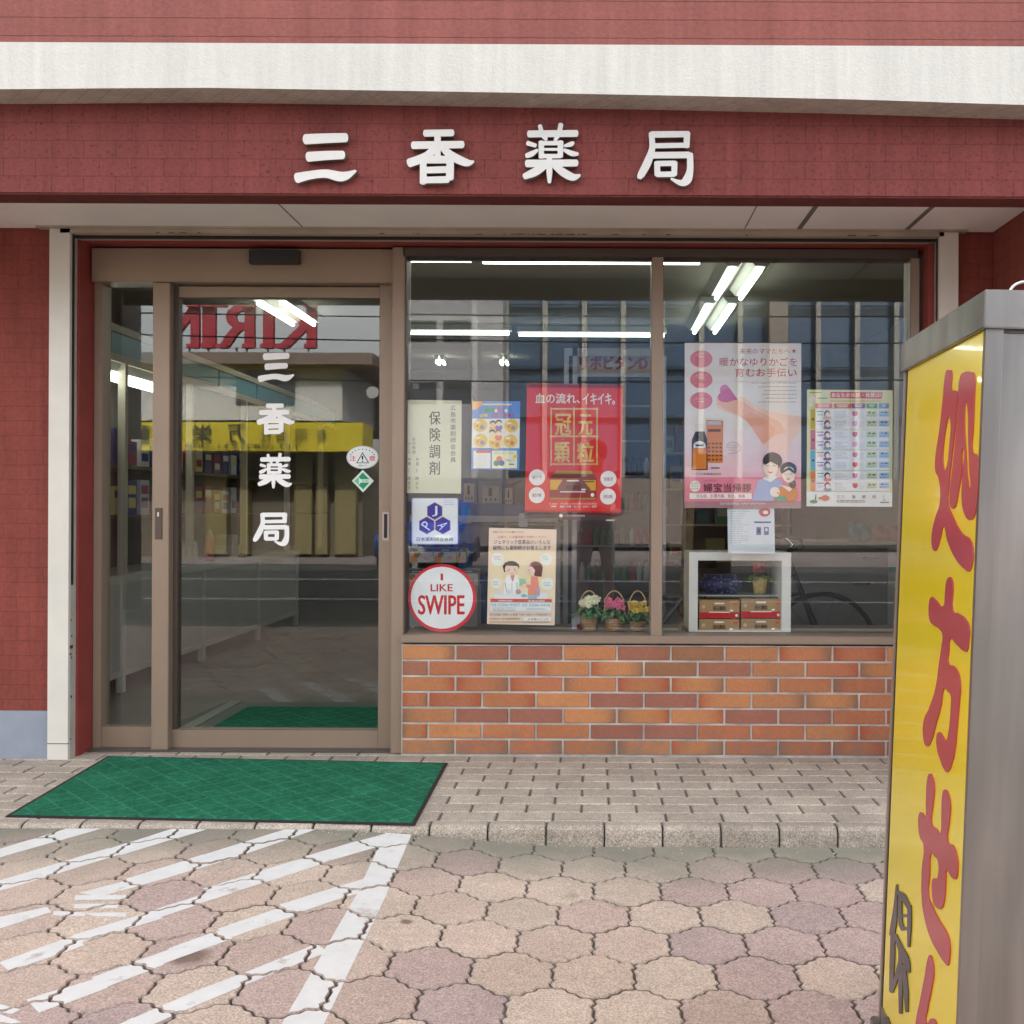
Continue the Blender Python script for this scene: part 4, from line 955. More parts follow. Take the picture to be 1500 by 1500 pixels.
for ch, x0, y0, x1, y1 in (('カン', 420, 358, 470, 372), ('ゲン', 645, 362, 690, 378), ('カ', 425, 632, 450, 646), ('リュウ', 620, 644, 705, 658)): p.text(ch, x0, y0, x1, y1, GO)
for cx, cy_, s_ in ((182, 1018, '肩こり'), (180, 1196, '動悸'), (895, 1033, '頭重感'), (890, 1209, '頭痛')):
    p.ell(cx, cy_, 80, 80, pm(236, 234, 236), 30); p.up(); p.text(s_, cx-46, cy_-18, cx+46, cy_+20, pm(150, 60, 60)); p.k -= 1
# the picture of the medicine box
p.poly([(372, 952), (730, 955), (775, 1030), (310, 1025)], pm(110, 56, 50)); p.up(); p.poly([(372, 950), (728, 955), (740, 985), (355, 980)], pm(180, 140, 60))
p.poly([(310, 1025), (775, 1032), (775, 1245), (305, 1238)], pm(142, 22, 26)); p.up(); p.poly([(312, 1040), (770, 1046), (768, 1150), (312, 1140)], pm(214, 160, 40)); p.up(); p.poly([(440, 1040), (640, 1044), (720, 1140), (650, 1165), (420, 1160), (380, 1130)], pm(120, 62, 66)); p.up(); p.text('冠元顆粒', 470, 1095, 610, 1135, INK_K, .02); p.rect(480, 1045, 600, 1058, PAPER); p.rect(412, 1158, 665, 1167, PAPER); p.ell(735, 1193, 18, 20, PAPER); p.rect(640, 1055, 750, 1066, INK_K); p.rect(625, 1132, 668, 1146, PAPER); p.rect(310, 1222, 770, 1240, pm(180, 130, 60))
p.text('中年以降または高血圧傾向のある方の次の諸症状', 415, 1272, 780, 1290, PAPER); p.text('頭痛・頭重・肩こり・めまい・動悸', 410, 1298, 775, 1320, PAPER, .02); p.text('第二類医薬品', 305, 1274, 390, 1290, PAPER); p.rect(320, 1302, 375, 1314, PAPER)
p.rect(400, 1382, 1018, 1440, pm(60, 18, 26)); p.rect(60, 1382, 400, 1425, pm(52, 22, 28)); p.up(); p.ell(422, 1400, 20, 18, PAPER); p.text('イスクラ産業株式会社', 455, 1388, 660, 1412, PAPER); p.rect(870, 1440, 955, 1450, PAPER)
p.done('poster', 'bright red poster with gold framed characters hanging in the middle of the left pane', 'poster')

# pink poster with a hand holding a heart
p = Print(990, 490, 5.77, PY); PNK = pm(222, 124, 142); DR = pm(190, 72, 84)
p.sheet([(75, 70), (1060, 72), (1058, 1468), (73, 1465)], pm(232, 228, 228))
def grad(y0, y1, c0, c1, n=10):
    for i in range(n):
        t = i/(n-1); c = tuple(int(c0[k]+(c1[k]-c0[k])*t) for k in range(3)); p.rect(74, y0+(y1-y0)*i/n, 1059, y0+(y1-y0)*(i+1)/n, pm(*c))
grad(700, 1205, (232, 228, 228), (240, 196, 208))
p.rect(74, 1205, 1058, 1410, pm(232, 136, 160)); p.rect(74, 1410, 1058, 1466, pm(168, 124, 134)); p.up()
for cy_ in (207, 382, 558): p.ell(215, cy_, 95, 73, PNK, 30)
p.text('未来のママたちへ', 538, 118, 965, 165, DR); p.text('暖かなゆりかごを', 370, 195, 1025, 268, DR, .012); p.text('育むお手伝い', 500, 285, 1020, 358, DR, .012)
p.poly([(997 + (22 if i % 2 == 0 else 9)*math.sin(math.pi*i/5), 140 - (22 if i % 2 == 0 else 9)*math.cos(math.pi*i/5)) for i in range(10)], pm(196, 40, 50))
lines(p, 520, 1022, 407, 32, 6, pm(170, 166, 170), 6, jag=.5, right=True, seed=12)
# the hand and wrist, in tones of skin
for k, (c, gsc) in enumerate((((244, 206, 190), 1.0), ((240, 186, 166), .8), ((236, 172, 150), .55))):
    base = [(340, 560), (350, 520), (420, 530), (520, 545), (560, 525), (600, 540), (640, 590), (760, 640), (900, 670), (1055, 690), (1055, 820), (980, 900), (960, 980), (860, 1000), (740, 930), (660, 820), (600, 740), (540, 690), (440, 660), (350, 620)]
    if k == 0: q = base
    elif k == 1: q = [(345, 585), (420, 560), (560, 560), (640, 620), (760, 680), (880, 740), (930, 830), (880, 900), (740, 920), (660, 810), (590, 720), (440, 640)]
    else: q = [(560, 690), (640, 660), (760, 720), (840, 800), (820, 860), (735, 930), (670, 830), (610, 740)]
    p.poly(q, pm(*c)); p.up()
p.ell(412, 468, 40, 44, pm(214, 128, 176)); p.poly([(375, 480), (455, 455), (520, 550), (425, 575), (385, 560)], pm(206, 104, 158)); p.ell(402, 530, 48, 42, pm(206, 104, 158)); p.up()
p.poly([(740, 930), (840, 850), (940, 830), (975, 920), (960, 990), (860, 1010)], pm(242, 206, 200))
for cy_, rt in ((165, .1), (345, .1), (545, -.1)): p.text('ありがとう', 165, cy_-12, 265, cy_+12, pm(240, 214, 216), .0, -rt); p.rect(185, cy_+20, 240, cy_+26, pm(236, 200, 206))
# bottle and carton
p.poly([(258, 722), (400, 728), (396, 1085), (256, 1082)], pm(214, 128, 56)); p.up(); p.poly([(265, 728), (385, 732), (384, 765), (264, 762)], pm(190, 196, 214)); p.rect(270, 800, 378, 822, pm(96, 46, 30))
for r_ in range(5):
    for c_ in range(4): p.rect(272+32*c_, 915+34*r_, 290+32*c_, 928+34*r_, pm(104, 44, 24))
p.poly([(168, 815), (240, 815), (266, 890), (268, 1145), (132, 1145), (135, 890)], pm(48, 40, 46)); p.rect(163, 755, 245, 820, pm(222, 220, 216)); p.up(); p.ell(200, 945, 52, 45, pm(222, 226, 232)); p.up(); p.rect(142, 958, 258, 1138, pm(216, 126, 48)); p.rect(165, 930, 235, 945, INK_K)
p.stroke([(425, 960, 4), (440, 925, 4), (480, 908, 4), (530, 930, 4), (545, 970, 4), (500, 1000, 4), (440, 1005, 4)], pm(150, 160, 150)); lines(p, 440, 530, 935, 20, 3, pm(140, 150, 140), 5, seed=31); p.rect(295, 1122, 370, 1134, pm(120, 120, 120))
p.text('イスクラ産業株式会社', 135, 1168, 380, 1188, pm(90, 84, 90)); p.text('ふほうとうききょう', 232, 1228, 330, 1244, pm(150, 60, 80)); p.text('婦宝当帰膠', 232, 1258, 636, 1330, pm(92, 44, 56), .012)
p.ell(162, 1282, 45, 48, PAPER); p.rect(115, 1342, 640, 1390, pm(240, 236, 236)); p.up(); p.text('冷え症、生理不順、貧血、頭痛', 172, 1350, 582, 1380, pm(206, 76, 100), .01); lines(p, 132, 196, 1255, 22, 3, pm(200, 90, 110), 8, seed=14); p.text('日本中医薬研究会', 374, 1418, 535, 1440, PAPER); p.text('www', 545, 1422, 760, 1438, pm(220, 206, 210))
# father, mother and baby
p.poly([(690, 1240), (760, 1205), (830, 1210), (905, 1250), (880, 1330), (830, 1405), (640, 1405)], pm(160, 176, 222)); p.poly([(870, 1290), (960, 1270), (1020, 1300), (1030, 1370), (1000, 1405), (820, 1405)], pm(214, 128, 50)); p.up()
p.poly([(730, 1215), (800, 1250), (860, 1205), (840, 1195), (760, 1200)], PAPER); p.poly([(880, 1270), (960, 1290), (1010, 1265), (960, 1330)], pm(250, 232, 220))
p.ell(815, 1070, 82, 75, pm(50, 42, 48)); p.ell(950, 1140, 70, 62, pm(46, 40, 48)); p.ell(985, 1265, 28, 38, pm(46, 40, 48)); p.up(); p.ell(800, 1125, 62, 78, pm(250, 228, 214)); p.ell(952, 1185, 55, 68, pm(250, 232, 220)); p.up()
p.poly([(738, 1075), (800, 1040), (870, 1080), (868, 1110), (800, 1075), (750, 1105)], pm(50, 42, 48)); p.poly([(895, 1150), (960, 1120), (1010, 1160), (1005, 1180), (950, 1145), (900, 1175)], pm(46, 40, 48))
for x, y in ((775, 1110), (830, 1110)): p.stroke([(x-14, y+4, 4), (x, y-3, 4), (x+14, y+4, 4)], pm(120, 90, 90))
for x, y in ((925, 1180), (975, 1178)): p.stroke([(x-10, y+4, 4), (x, y-3, 4), (x+10, y+4, 4)], pm(120, 90, 90))
p.stroke([(780, 1160, 6), (798, 1168, 10), (815, 1160, 6)], pm(206, 80, 80)); p.stroke([(930, 1218, 5), (948, 1224, 8), (964, 1218, 5)], pm(206, 80, 80))
p.ell(835, 1330, 42, 42, PAPER); p.poly([(840, 1372), (920, 1365), (940, 1405), (840, 1405)], pm(70, 160, 130)); p.up(); p.ell(845, 1348, 26, 26, pm(250, 226, 210)); p.ell(860, 1340, 6, 7, RED)
p.done('poster', 'large white and pink poster with a hand holding a heart and a smiling family', 'poster')

# constitution chart
p = Print(1170, 560, 7.5, PY); CH_ = pm(222, 224, 178)
p.sheet([(92, 80), (1032, 88), (1026, 1368), (86, 1362)], pm(232, 238, 240))
p.poly([(92, 80), (1032, 88), (1027, 1205), (87, 1200)], CH_); p.up()
p.poly([(350, 105), (920, 112), (912, 180), (345, 175)], pm(208, 66, 66)); p.up(); p.text('あなたの体調・体質は?', 360, 116, 908, 166, pm(250, 240, 236), .03); p.rect(118, 108, 245, 118, pm(140, 140, 100))
p.ell(150, 185, 36, 30, PAPER); p.ell(140, 245, 26, 26, PAPER); p.rect(210, 170, 318, 180, pm(90, 110, 150)); p.rect(340, 202, 910, 212, pm(214, 170, 110))
for x0, x1, c in ((182, 368, pm(220, 104, 124)), (385, 575, pm(216, 98, 76)), (580, 732, pm(150, 84, 156)), (742, 862, pm(78, 150, 96)), (880, 990, pm(112, 146, 206))): p.rect(x0, 233, x1, 285, c); p.up(); p.rect(x0+30, 245, x1-30, 254, PAPER); p.rect(x0+40, 264, x1-40, 272, PAPER); p.k -= 1
p.up()
for y0, c in ((298, pm(206, 186, 66)), (525, pm(214, 128, 154)), (750, pm(120, 190, 228)), (978, pm(230, 140, 92))):
    p.rect(128, y0, 180, y0+214, c); p.rect(182, y0, 995, y0+214, pm(230, 234, 242)); p.up(); p.ell(156, y0+108, 12, 14, pm(90, 80, 100))
    for h in (0, 108):
        r_ = random.Random(y0+h); y = y0+h
        p.rect(742, y+14, 858, y+80, pm(196, 218, 178)); p.rect(880, y+14, 990, y+80, pm(170, 200, 232))
        p.rect(196, y+18, 272, y+28, pm(90, 96, 160)); p.rect(205, y+44, 270, y+70, r_.choice([pm(190, 150, 200), pm(160, 214, 206), pm(240, 180, 180), pm(214, 206, 240)])); p.up()
        p.ell(312, y+92, 46, 20, r_.choice([pm(220, 120, 140), pm(214, 190, 170), pm(120, 160, 190), pm(130, 90, 140)])); p.ell(310, y+48, 34, 38, r_.choice([pm(90, 60, 60), pm(60, 44, 54), pm(120, 80, 60)])); p.up(); p.ell(316, y+58, 24, 26, pm(248, 222, 206)); p.k -= 1
        lines(p, 395, 545, y+22, 16, 5, pm(160, 164, 176), 5, jag=.5, seed=y); lines(p, 655, 725, y+30, 14, 5, pm(190, 194, 210), 5, jag=.3, seed=y+1)
        tg = r_.choice([pm(238, 176, 196), pm(206, 100, 150), pm(220, 160, 214), pm(206, 60, 60)]); p.rect(588, y+22, 642, y+48, tg); p.ell(615, y+50, 27, 26, tg)
        for q in range(2): p.ell(775+46*q, y+32+8*r_.random(), 18, 10, r_.choice([pm(90, 120, 70), pm(150, 110, 60), pm(80, 90, 60)])); p.ell(915+40*q, y+34, 18, 8, r_.choice([pm(60, 90, 150), pm(110, 150, 206)]))
        lines(p, 748, 850, y+58, 10, 2, pm(120, 150, 110), 4, seed=y+2); lines(p, 886, 980, y+58, 10, 2, pm(90, 120, 180), 4, seed=y+3)
        p.k -= 1
    p.k -= 1
p.up()
p.ell(160, 1310, 44, 18, pm(90, 150, 90)); p.poly([(172, 1290), (182, 1230), (192, 1230), (184, 1292)], pm(60, 70, 90)); p.ell(290, 1270, 42, 32, pm(206, 110, 84)); p.rect(215, 1262, 280, 1282, pm(206, 110, 84))
for ch, x in (('三', 580), ('香', 580), ('薬', 690), ('局', 802)):
    if ch != '三': p.text(ch, x, 1240, x+42, 1276, G2, .01)
p.text('三', 420, 1244, 448, 1272, G2, .02); lines(p, 465, 510, 1240, 15, 3, G2, 5, seed=77); lines(p, 415, 800, 1296, 16, 2, G2, 7, seed=78); p.text('し', 925, 1240, 950, 1305, G2); p.rect(890, 1314, 985, 1324, G2)
p.done('chart_poster', 'pale yellow and white table chart with small pictures beside the pink poster', 'poster')

# white leaflet half hidden under the pink poster
p = Print(980, 730, 4.286, .075)
p.sheet([(366, 40), (660, 44), (665, 345), (371, 345)], pm(214, 222, 232)); lines(p, 385, 520, 80, 14, 15, pm(176, 186, 204), 5, jag=.5, seed=21)
p.ell(600, 85, 36, 30, pm(196, 70, 84)); p.ell(606, 88, 16, 12, pm(240, 230, 232)); p.rect(535, 145, 640, 155, pm(70, 90, 160)); p.rect(548, 180, 578, 230, pm(90, 112, 170)); p.rect(596, 180, 626, 230, pm(90, 112, 170)); p.up(); p.rect(556, 192, 572, 216, pm(40, 50, 96)); p.rect(604, 188, 618, 206, PAPER)
p.done('leaflet', 'plain white leaflet standing under the pink poster behind the white display case', 'leaflet')

# stickers on the door glass
p = Print(240, 380, 4.167, .1242)
p.sheet([(1213+98*math.cos(2*math.pi*i/32), 1208+70*math.sin(2*math.pi*i/32)) for i in range(32)], pm(206, 210, 212), .0008)
p.ell(1213, 1208, 90, 63, pm(226, 230, 231), 32); p.up(); p.text('注', 1134, 1198, 1172, 1230, pm(214, 66, 74), .02); p.text('意', 1254, 1198, 1292, 1230, pm(214, 66, 74), .02)
p.poly([(1213, 1176), (1254, 1244), (1174, 1244)], INK_K); p.up(); p.poly([(1213, 1186), (1246, 1240), (1182, 1240)], pm(226, 230, 231)); p.up(); p.text('!', 1208, 1198, 1218, 1236, INK_K, .03); p.text('自動ドア', 1188, 1252, 1240, 1264, G2)
for i in range(9): a_ = R(-160+17.5*i); p.ell(1213+76*math.cos(a_), 1208+50*math.sin(a_), 5, 3.5, G2, 6)
p.done('caution_sticker', 'oval white caution sticker with a warning triangle on the door glass', 'sticker')
p = Print(240, 380, 4.167, .1242)
p.sheet([(1214, 1284), (1282, 1352), (1216, 1422), (1148, 1352)], pm(206, 226, 216), .0008); p.poly([(1214, 1300), (1264, 1352), (1216, 1404), (1190, 1378), (1210, 1352), (1190, 1326)], pm(30, 146, 100)); p.up(); p.rect(1190, 1342, 1262, 1362, pm(214, 230, 222)); p.poly([(1162, 1352), (1192, 1326), (1192, 1378)], pm(120, 190, 160)); p.up(); p.text('自動', 1210, 1346, 1250, 1358, pm(60, 150, 110))
p.done('door_sticker', 'green and white diamond sticker under the oval caution sticker', 'sticker')

# ================================================================== inside the shop
GL = LEDGE
def leafy(mb, c, r, z, n, m_, rs, size=.022):
    k = mb.m(m_)
    for i in range(n):
        a_ = 2*math.pi*i/n + rs.uniform(-.3, .3); l_ = size*rs.uniform(.85, 1.25); w_ = l_*.8
        bx_, by_ = c[0]+math.cos(a_)*r*rs.uniform(.2, .8), c[1]+math.sin(a_)*r*rs.uniform(.2, .8); zz = z+rs.uniform(-.006, .012)
        dx, dy = math.cos(a_), math.sin(a_); b0 = len(mb.v); rows = 6
        for q in range(rows+1):
            t = q/rows; half = w_*math.sin(math.pi*min(1, t*.93+.07))**.7*.62; drop = .012*math.sin(t*math.pi*.6) - .030*t*t*rs.uniform(.8, 1.2)
            for s_ in (-1, 0, 1):
                mb.v.append((bx_+dx*l_*2*t - dy*half*s_, by_+dy*l_*2*t + dx*half*s_, zz+drop+.006*abs(s_)))
        for q in range(rows):
            for s_ in (0, 1):
                A = b0+q*3+s_; mb.f.append([A, A+1, A+4, A+3]); mb.mi.append(k)
def blossoms(mb, c, r, z, n, m_, m2, rs, size=.011):
    k, k2 = mb.m(m_), mb.m(m2)
    for i in range(n):
        a_ = rs.uniform(0, 6.28); rr = r*math.sqrt(rs.random()); x, y = c[0]+rr*math.cos(a_), c[1]+rr*math.sin(a_)*.7; zz = z + rs.uniform(-.018, .02)
        nrm = Vector((rs.uniform(-.6, .6), -1, rs.uniform(-.1, .9))).normalized(); u = nrm.cross(Vector((0, 0, 1))).normalized(); v = u.cross(nrm); o = Vector((x, y, zz))
        for p_ in range(5):
            t = 2*math.pi*p_/5+rs.random()*.3; b0 = len(mb.v)
            d_ = u*math.cos(t)+v*math.sin(t); e_ = u*-math.sin(t)+v*math.cos(t); sz = size*rs.uniform(.8, 1.15)
            for q in (o, o+d_*sz*.55+e_*sz*.42+nrm*sz*.12, o+d_*sz+e_*sz*.2+nrm*sz*.25, o+d_*sz-e_*sz*.2+nrm*sz*.25, o+d_*sz*.55-e_*sz*.42+nrm*sz*.12): mb.v.append(tuple(q))
            mb.f.append([b0, b0+1, b0+2, b0+3, b0+4]); mb.mi.append(k)
        b0 = len(mb.v); 
        for q in range(6): mb.v.append(tuple(o+nrm*size*.12+(u*math.cos(q)+v*math.sin(q))*size*.2))
        mb.f.append([b0+q for q in range(6)]); mb.mi.append(k2)
WICK = bpy.data.materials.new('wicker'); WICK.use_nodes = True
n = WICK.node_tree.nodes; l = WICK.node_tree.links; b = n['Principled BSDF']; b.inputs['Roughness'].default_value = .6
tc = n.new('ShaderNodeTexCoord'); ck = n.new('ShaderNodeTexWave'); ck.bands_direction = 'Z'; ck.inputs['Scale'].default_value = 42; ck.inputs['Distortion'].default_value = 3; ck.inputs['Detail Scale'].default_value = 4; l.new(tc.outputs['Object'], ck.inputs[0])
cr = n.new('ShaderNodeMix'); cr.data_type = 'RGBA'; cr.inputs[6].default_value = (.34, .19, .085, 1); cr.inputs[7].default_value = (.62, .40, .21, 1); l.new(ck.outputs[1], cr.inputs[0]); l.new(cr.outputs[2], b.inputs['Base Color'])
bp = n.new('ShaderNodeBump'); bp.inputs['Strength'].default_value = .8; bp.inputs['Distance'].default_value = .004; l.new(ck.outputs[1], bp.inputs['Height']); l.new(bp.outputs[0], b.inputs['Normal'])
CANE = mat('cane_handle', (.62, .40, .22), .5, var=.1)
LEAF = mat('leaf_green', (.075, .235, .085), .45, var=.35, vscale=40)
def basket(zx0, zx1, zt, zbt, hz, label, c1, c2, seed, dz=0):
    rs = random.Random(seed); Y = .20
    p0_, p1_ = P(820+zx0/7.5, 740+zbt/7.5, Y), P(820+zx1/7.5, 740+zbt/7.5, Y); c = (p0_+p1_)/2; w_ = (p1_-p0_).length/2; h = P(820, 740+zt/7.5, Y).z-GL
    t = thing('flower_basket', label, 'flower basket', (c.x, c.y, GL), 'little flower baskets on the window ledge')
    part(MB().lathe((c.x, c.y, GL+.001), [(w_*.78, 0), (w_*.9, h*.25), (w_*.98, h*.7), (w_*1.04, h*.86), (w_*1.07, h*.90), (w_*1.07, h), (w_*.95, h), (w_*.9, h*.9)], WICK), 'basket', t, smooth=True)
    top = P(820, 740+hz/7.5, Y).z
    part(MB().tube([(c.x+w_*1.05*math.cos(math.pi*q/18)*(1.28 if 3 < q < 15 else 1.1), c.y+.004, GL+h*.9+(top-GL-h*.9)*math.sin(math.pi*q/18)) for q in range(19)], .0028, CANE), 'handle', t, smooth=True)
    mb = MB(); leafy(mb, c, w_, GL+h+.012, 12, LEAF, rs, .029); leafy(mb, c, w_*.6, GL+h+.026, 8, LEAF, rs, .023)
    for q in range(7): mb.tube([(c.x, c.y, GL+h*.8), (c.x+rs.uniform(-.03, .03), c.y+rs.uniform(-.02, .02), GL+h+.06)], .0014, LEAF, 5)
    part(mb, 'leaves', t)
    mb = MB(); blossoms(mb, (c.x, c.y-.005), w_*1.05, GL+h+.065, 26, c1, c2, rs, .0165); part(mb, 'flowers', t)
basket(228, 412, 1215, 1412, 940, 'small wicker basket of cream white flowers on the window ledge', mat('cream_petal', (.72, .72, .50), .6, var=.1), mat('petal_eye_yellow', (.55, .50, .12), .6), 1)
basket(495, 700, 1235, 1412, 940, 'small wicker basket of pink flowers on the window ledge', mat('pink_petal', (.70, .12, .25), .6, var=.2), mat('petal_eye_dark', (.30, .03, .08), .6), 2)
basket(765, 945, 1272, 1412, 938, 'small wicker basket of golden yellow flowers beside the window mullion', mat('yellow_petal', (.66, .44, .05), .6, var=.15), mat('petal_eye_brown', (.28, .14, .02), .6), 3)
o = part(MB(), 'x', bld) if False else None
# white price card beside the first basket
p = Print(820, 740, 7.5, .26); p.sheet([(132, 1175), (225, 1180), (225, 1405), (132, 1405)], pm(200, 208, 222), .001); p.rect(185, 1310, 222, 1385, pm(140, 24, 40)); p.done('card', 'small pale card standing behind the cream flower basket', 'card')

# the white display case and what is in it
Yc = .16
def gp(x, y, Y=Yc): return P(980+x/4.286, 730+y/4.286, Y)
t = thing('display_case', 'white framed open display case standing on the ledge in the right pane', 'display case', (gp(445, 850).x, Yc+.13, GL))
a_, b_ = gp(126, 338), gp(765, 850); wd = .030
ia, ib = gp(182, 390), gp(707, 850)
zt, zc0 = a_.z, GL+.0008
m_ = MB(); m_.box(a_.x, ia.x, Yc, Yc+.26, zc0, zt, WHITEP); part(m_, 'side_panel', t, bev=.002)
m_ = MB(); m_.box(ib.x, b_.x, Yc, Yc+.26, zc0, zt, WHITEP); part(m_, 'side_panel', t, bev=.002)
m_ = MB(); m_.box(ia.x, ib.x, Yc, Yc+.26, ia.z, zt, WHITEP); part(m_, 'top_panel', t, bev=.002)
m_ = MB(); m_.box(ia.x, ib.x, Yc+.004, Yc+.26, zc0, zc0+.006, WHITEP); part(m_, 'bottom_panel', t)
m_ = MB(); zs = gp(300, 606, Yc+.1).z; m_.box(ia.x, ib.x, Yc+.09, Yc+.26, zs-.006, zs, mat('glass_shelf', (.35, .42, .42), .15)); part(m_, 'shelf', t)
def product_box(x0, y0, x1, y1, label, Y=Yc+.03):
    a_, b_ = gp(x0, y0, Y), gp(x1, y1, Y)
    bz = max(b_.z, zc0+.0065); mb = MB()
    GB = mat('gold_carton', (.40, .25, .12), .4, metal=.2, var=.08); mb.box(a_.x, b_.x, Y, Y+.075, bz, a_.z, GB)
    p = Print(980, 730, 4.286, Y-.0006, lay=.0003)
    h = y1-y0; p.rect(x0+2, y0+h*.66, x1-2, y0+h-1, pm(190, 28, 38)); p.up()
    p.rect(x0+w5(x0, x1, .38), y0+h*.13, x0+w5(x0, x1, .62), y0+h*.22, PAPER); p.text('冠元顆粒', x0+w5(x0, x1, .34), y0+h*.33, x0+w5(x0, x1, .66), y0+h*.56, INK_K, .03); p.rect(x0+w5(x0, x1, .24), y0+h*.64, x0+w5(x0, x1, .76), y0+h*.69, PAPER); p.ell(x1-18, y0+h*.84, 8, 9, PAPER); p.rect(x1-60, y0+h*.52, x1-40, y0+h*.62, PAPER); p.ell(x0+26, y0+h*.35, 12, 12, pm(190, 176, 160)); p.rect(x1-36, y0+h*.15, x1-12, y0+h*.28, pm(214, 90, 40))
    b0 = len(mb.v); mb.v += p.mb.v
    for f, i in zip(p.mb.f, p.mb.mi): mb.f.append([b0+q for q in f]); mb.mi.append(mb.m(p.mb.mats[i]))
    o = mb.build('medicine_box'); c = Vector(((a_.x+b_.x)/2, Y+.037, bz)); o.data.transform(Matrix.Translation(-c)); o.location = c
    tag(o, label, 'box', 'gold and red medicine boxes in the white display case')
def w5(x0, x1, t): return (x1-x0)*t
product_box(190, 758, 440, 868, 'gold and red medicine box, lower left of the four in the white case')
product_box(452, 755, 704, 868, 'gold and red medicine box, lower right of the four in the white case')
product_box(190, 640, 442, 753, 'gold and red medicine box, upper left of the four in the white case')
product_box(453, 632, 704, 751, 'gold and red medicine box, upper right of the four in the white case')
# on the case's shelf: a little basket and a blue dotted pouch
c = gp(570, 604, Yc+.17); t = thing('fruit_basket', 'little straw basket with green and red filling on the shelf of the white case', 'basket', (c.x, c.y, zs))
part(MB().lathe((c.x, c.y, zs+.0008), [(.028, 0), (.033, .045), (.036, .072), (.036, .078), (.03, .078)], mat('straw', (.62, .44, .16), .6, var=.2, vscale=60)), 'basket', t, smooth=True)
mb = MB(); leafy(mb, c, .034, zs+.075, 14, mat('bright_leaf', (.14, .28, .03), .5, var=.3, vscale=50), random.Random(9), .022); part(mb, 'leaves', t)
mb = MB(); blossoms(mb, c, .03, zs+.125, 14, mat('red_petal', (.50, .05, .03), .6), mat('petal_eye_dark', (.3, .03, .08)), random.Random(8), .014); part(mb, 'flowers', t)
bl = bpy.data.materials.new('blue_dotted_cloth'); bl.use_nodes = True; n = bl.node_tree.nodes; l = bl.node_tree.links
v = n.new('ShaderNodeTexVoronoi'); v.inputs['Scale'].default_value = 60; tc = n.new('ShaderNodeTexCoord'); l.new(tc.outputs['Object'], v.inputs['Vector']); cr = n.new('ShaderNodeValToRGB'); cr.color_ramp.elements[0].color = (.16, .20, .36, 1); cr.color_ramp.elements[0].position = .25; cr.color_ramp.elements[1].color = (.025, .035, .11, 1); cr.color_ramp.elements[1].position = .4; l.new(v.outputs['Distance'], cr.inputs[0]); l.new(cr.outputs[0], n['Principled BSDF'].inputs['Base Color'])
a_, b_ = gp(195, 480, Yc+.16), gp(452, 604, Yc+.16)
mb = MB(); mb.box(a_.x, b_.x, Yc+.13, Yc+.24, zs+.0008, a_.z, bl); o = mb.build('pouch', bev=.022, seg=3, smooth=True); c = Vector(((a_.x+b_.x)/2, Yc+.18, zs)); o.data.transform(Matrix.Translation(-c)); o.location = c; tag(o, 'dark blue dotted pouch on the shelf inside the white case', 'pouch')

# low shelf with blue goods and carrot cartons behind the left pane
SH = mat('grey_shelf_board', (.42, .41, .40), .5, var=.05)
Ys = .62
t = thing('display_shelf', 'grey display shelf with blue goods behind the left window pane', 'shelf', (-.55, Ys+.15, 0))
def at(px, py, Y): return P(px, py, Y)
xa, xb = at(588, 760, Ys).x, at(818, 760, Ys).x; z1 = at(600, 755, Ys).z; z2 = at(600, 764, Ys).z
part(bx(xa, xb, Ys, Ys+.32, z2, z1, SH), 'board', t); part(bx(xa, xb, Ys, Ys+.32, .30, .33, SH), 'board', t)
for x in (xa, xb-.03): part(bx(x, x+.03, Ys+.29, Ys+.32, 0, 1.75, SH), 'upright', t)
part(bx(xa, xb, Ys+.02, Ys+.32, 0, .30, mat('grey_cabinet', (.34, .34, .33), .6)), 'cabinet', t)
za = at(600, 690, Ys+.05).z
part(bx(xa, xb, Ys+.28, Ys+.295, z1, 1.72, mat('shelf_back_panel', (.13, .13, .14), .7)), 'back_panel', t)
BLU = mat('blue_packaging', (.025, .06, .20), .4, var=.2, vscale=12); CYN = mat('cyan_packaging', (.02, .25, .42), .4, var=.2, vscale=12)
def simple_item(name, label, cat, x0, y0, x1, y1, Y, dp, m_, base=None, group=None, deco=None, bev=.004):
    a_, b_ = at(x0, y0, Y), at(x1, y1, Y); zb_ = b_.z if base is None else base+.0008
    mb = MB(); mb.box(a_.x, b_.x, Y, Y+dp, zb_, a_.z, m_)
    if deco: deco(mb, a_.x, b_.x, Y-.0008, zb_, a_.z)
    o = mb.build(name, bev=0 if deco else bev); c = Vector(((a_.x+b_.x)/2, Y+dp/2, zb_)); o.data.transform(Matrix.Translation(-c)); o.location = c
    return tag(o, label, cat, group)
def face(mb, x0, x1, Y, z0, z1, m_): mb.face([(x0, Y, z0), (x1, Y, z0), (x1, Y, z1), (x0, Y, z1)], m_)
def pack_deco(mb, x0, x1, Y, z0, z1):
    h = z1-z0; w_ = x1-x0; face(mb, x0+w_*.15, x1-w_*.15, Y, z0+h*.35, z0+h*.85, mat('beige_label', (.45, .40, .33), .5)); face(mb, x0+w_*.4, x0+w_*.55, Y-.0004, z0+h*.55, z0+h*.8, INK_K); face(mb, x0, x1, Y, z0, z0+h*.22, CYN)
    for q in range(3): face(mb, x0+w_*(.25+.2*q), x0+w_*(.33+.2*q), Y-.0004, z0+h*.42, z0+h*.5, INK_K)
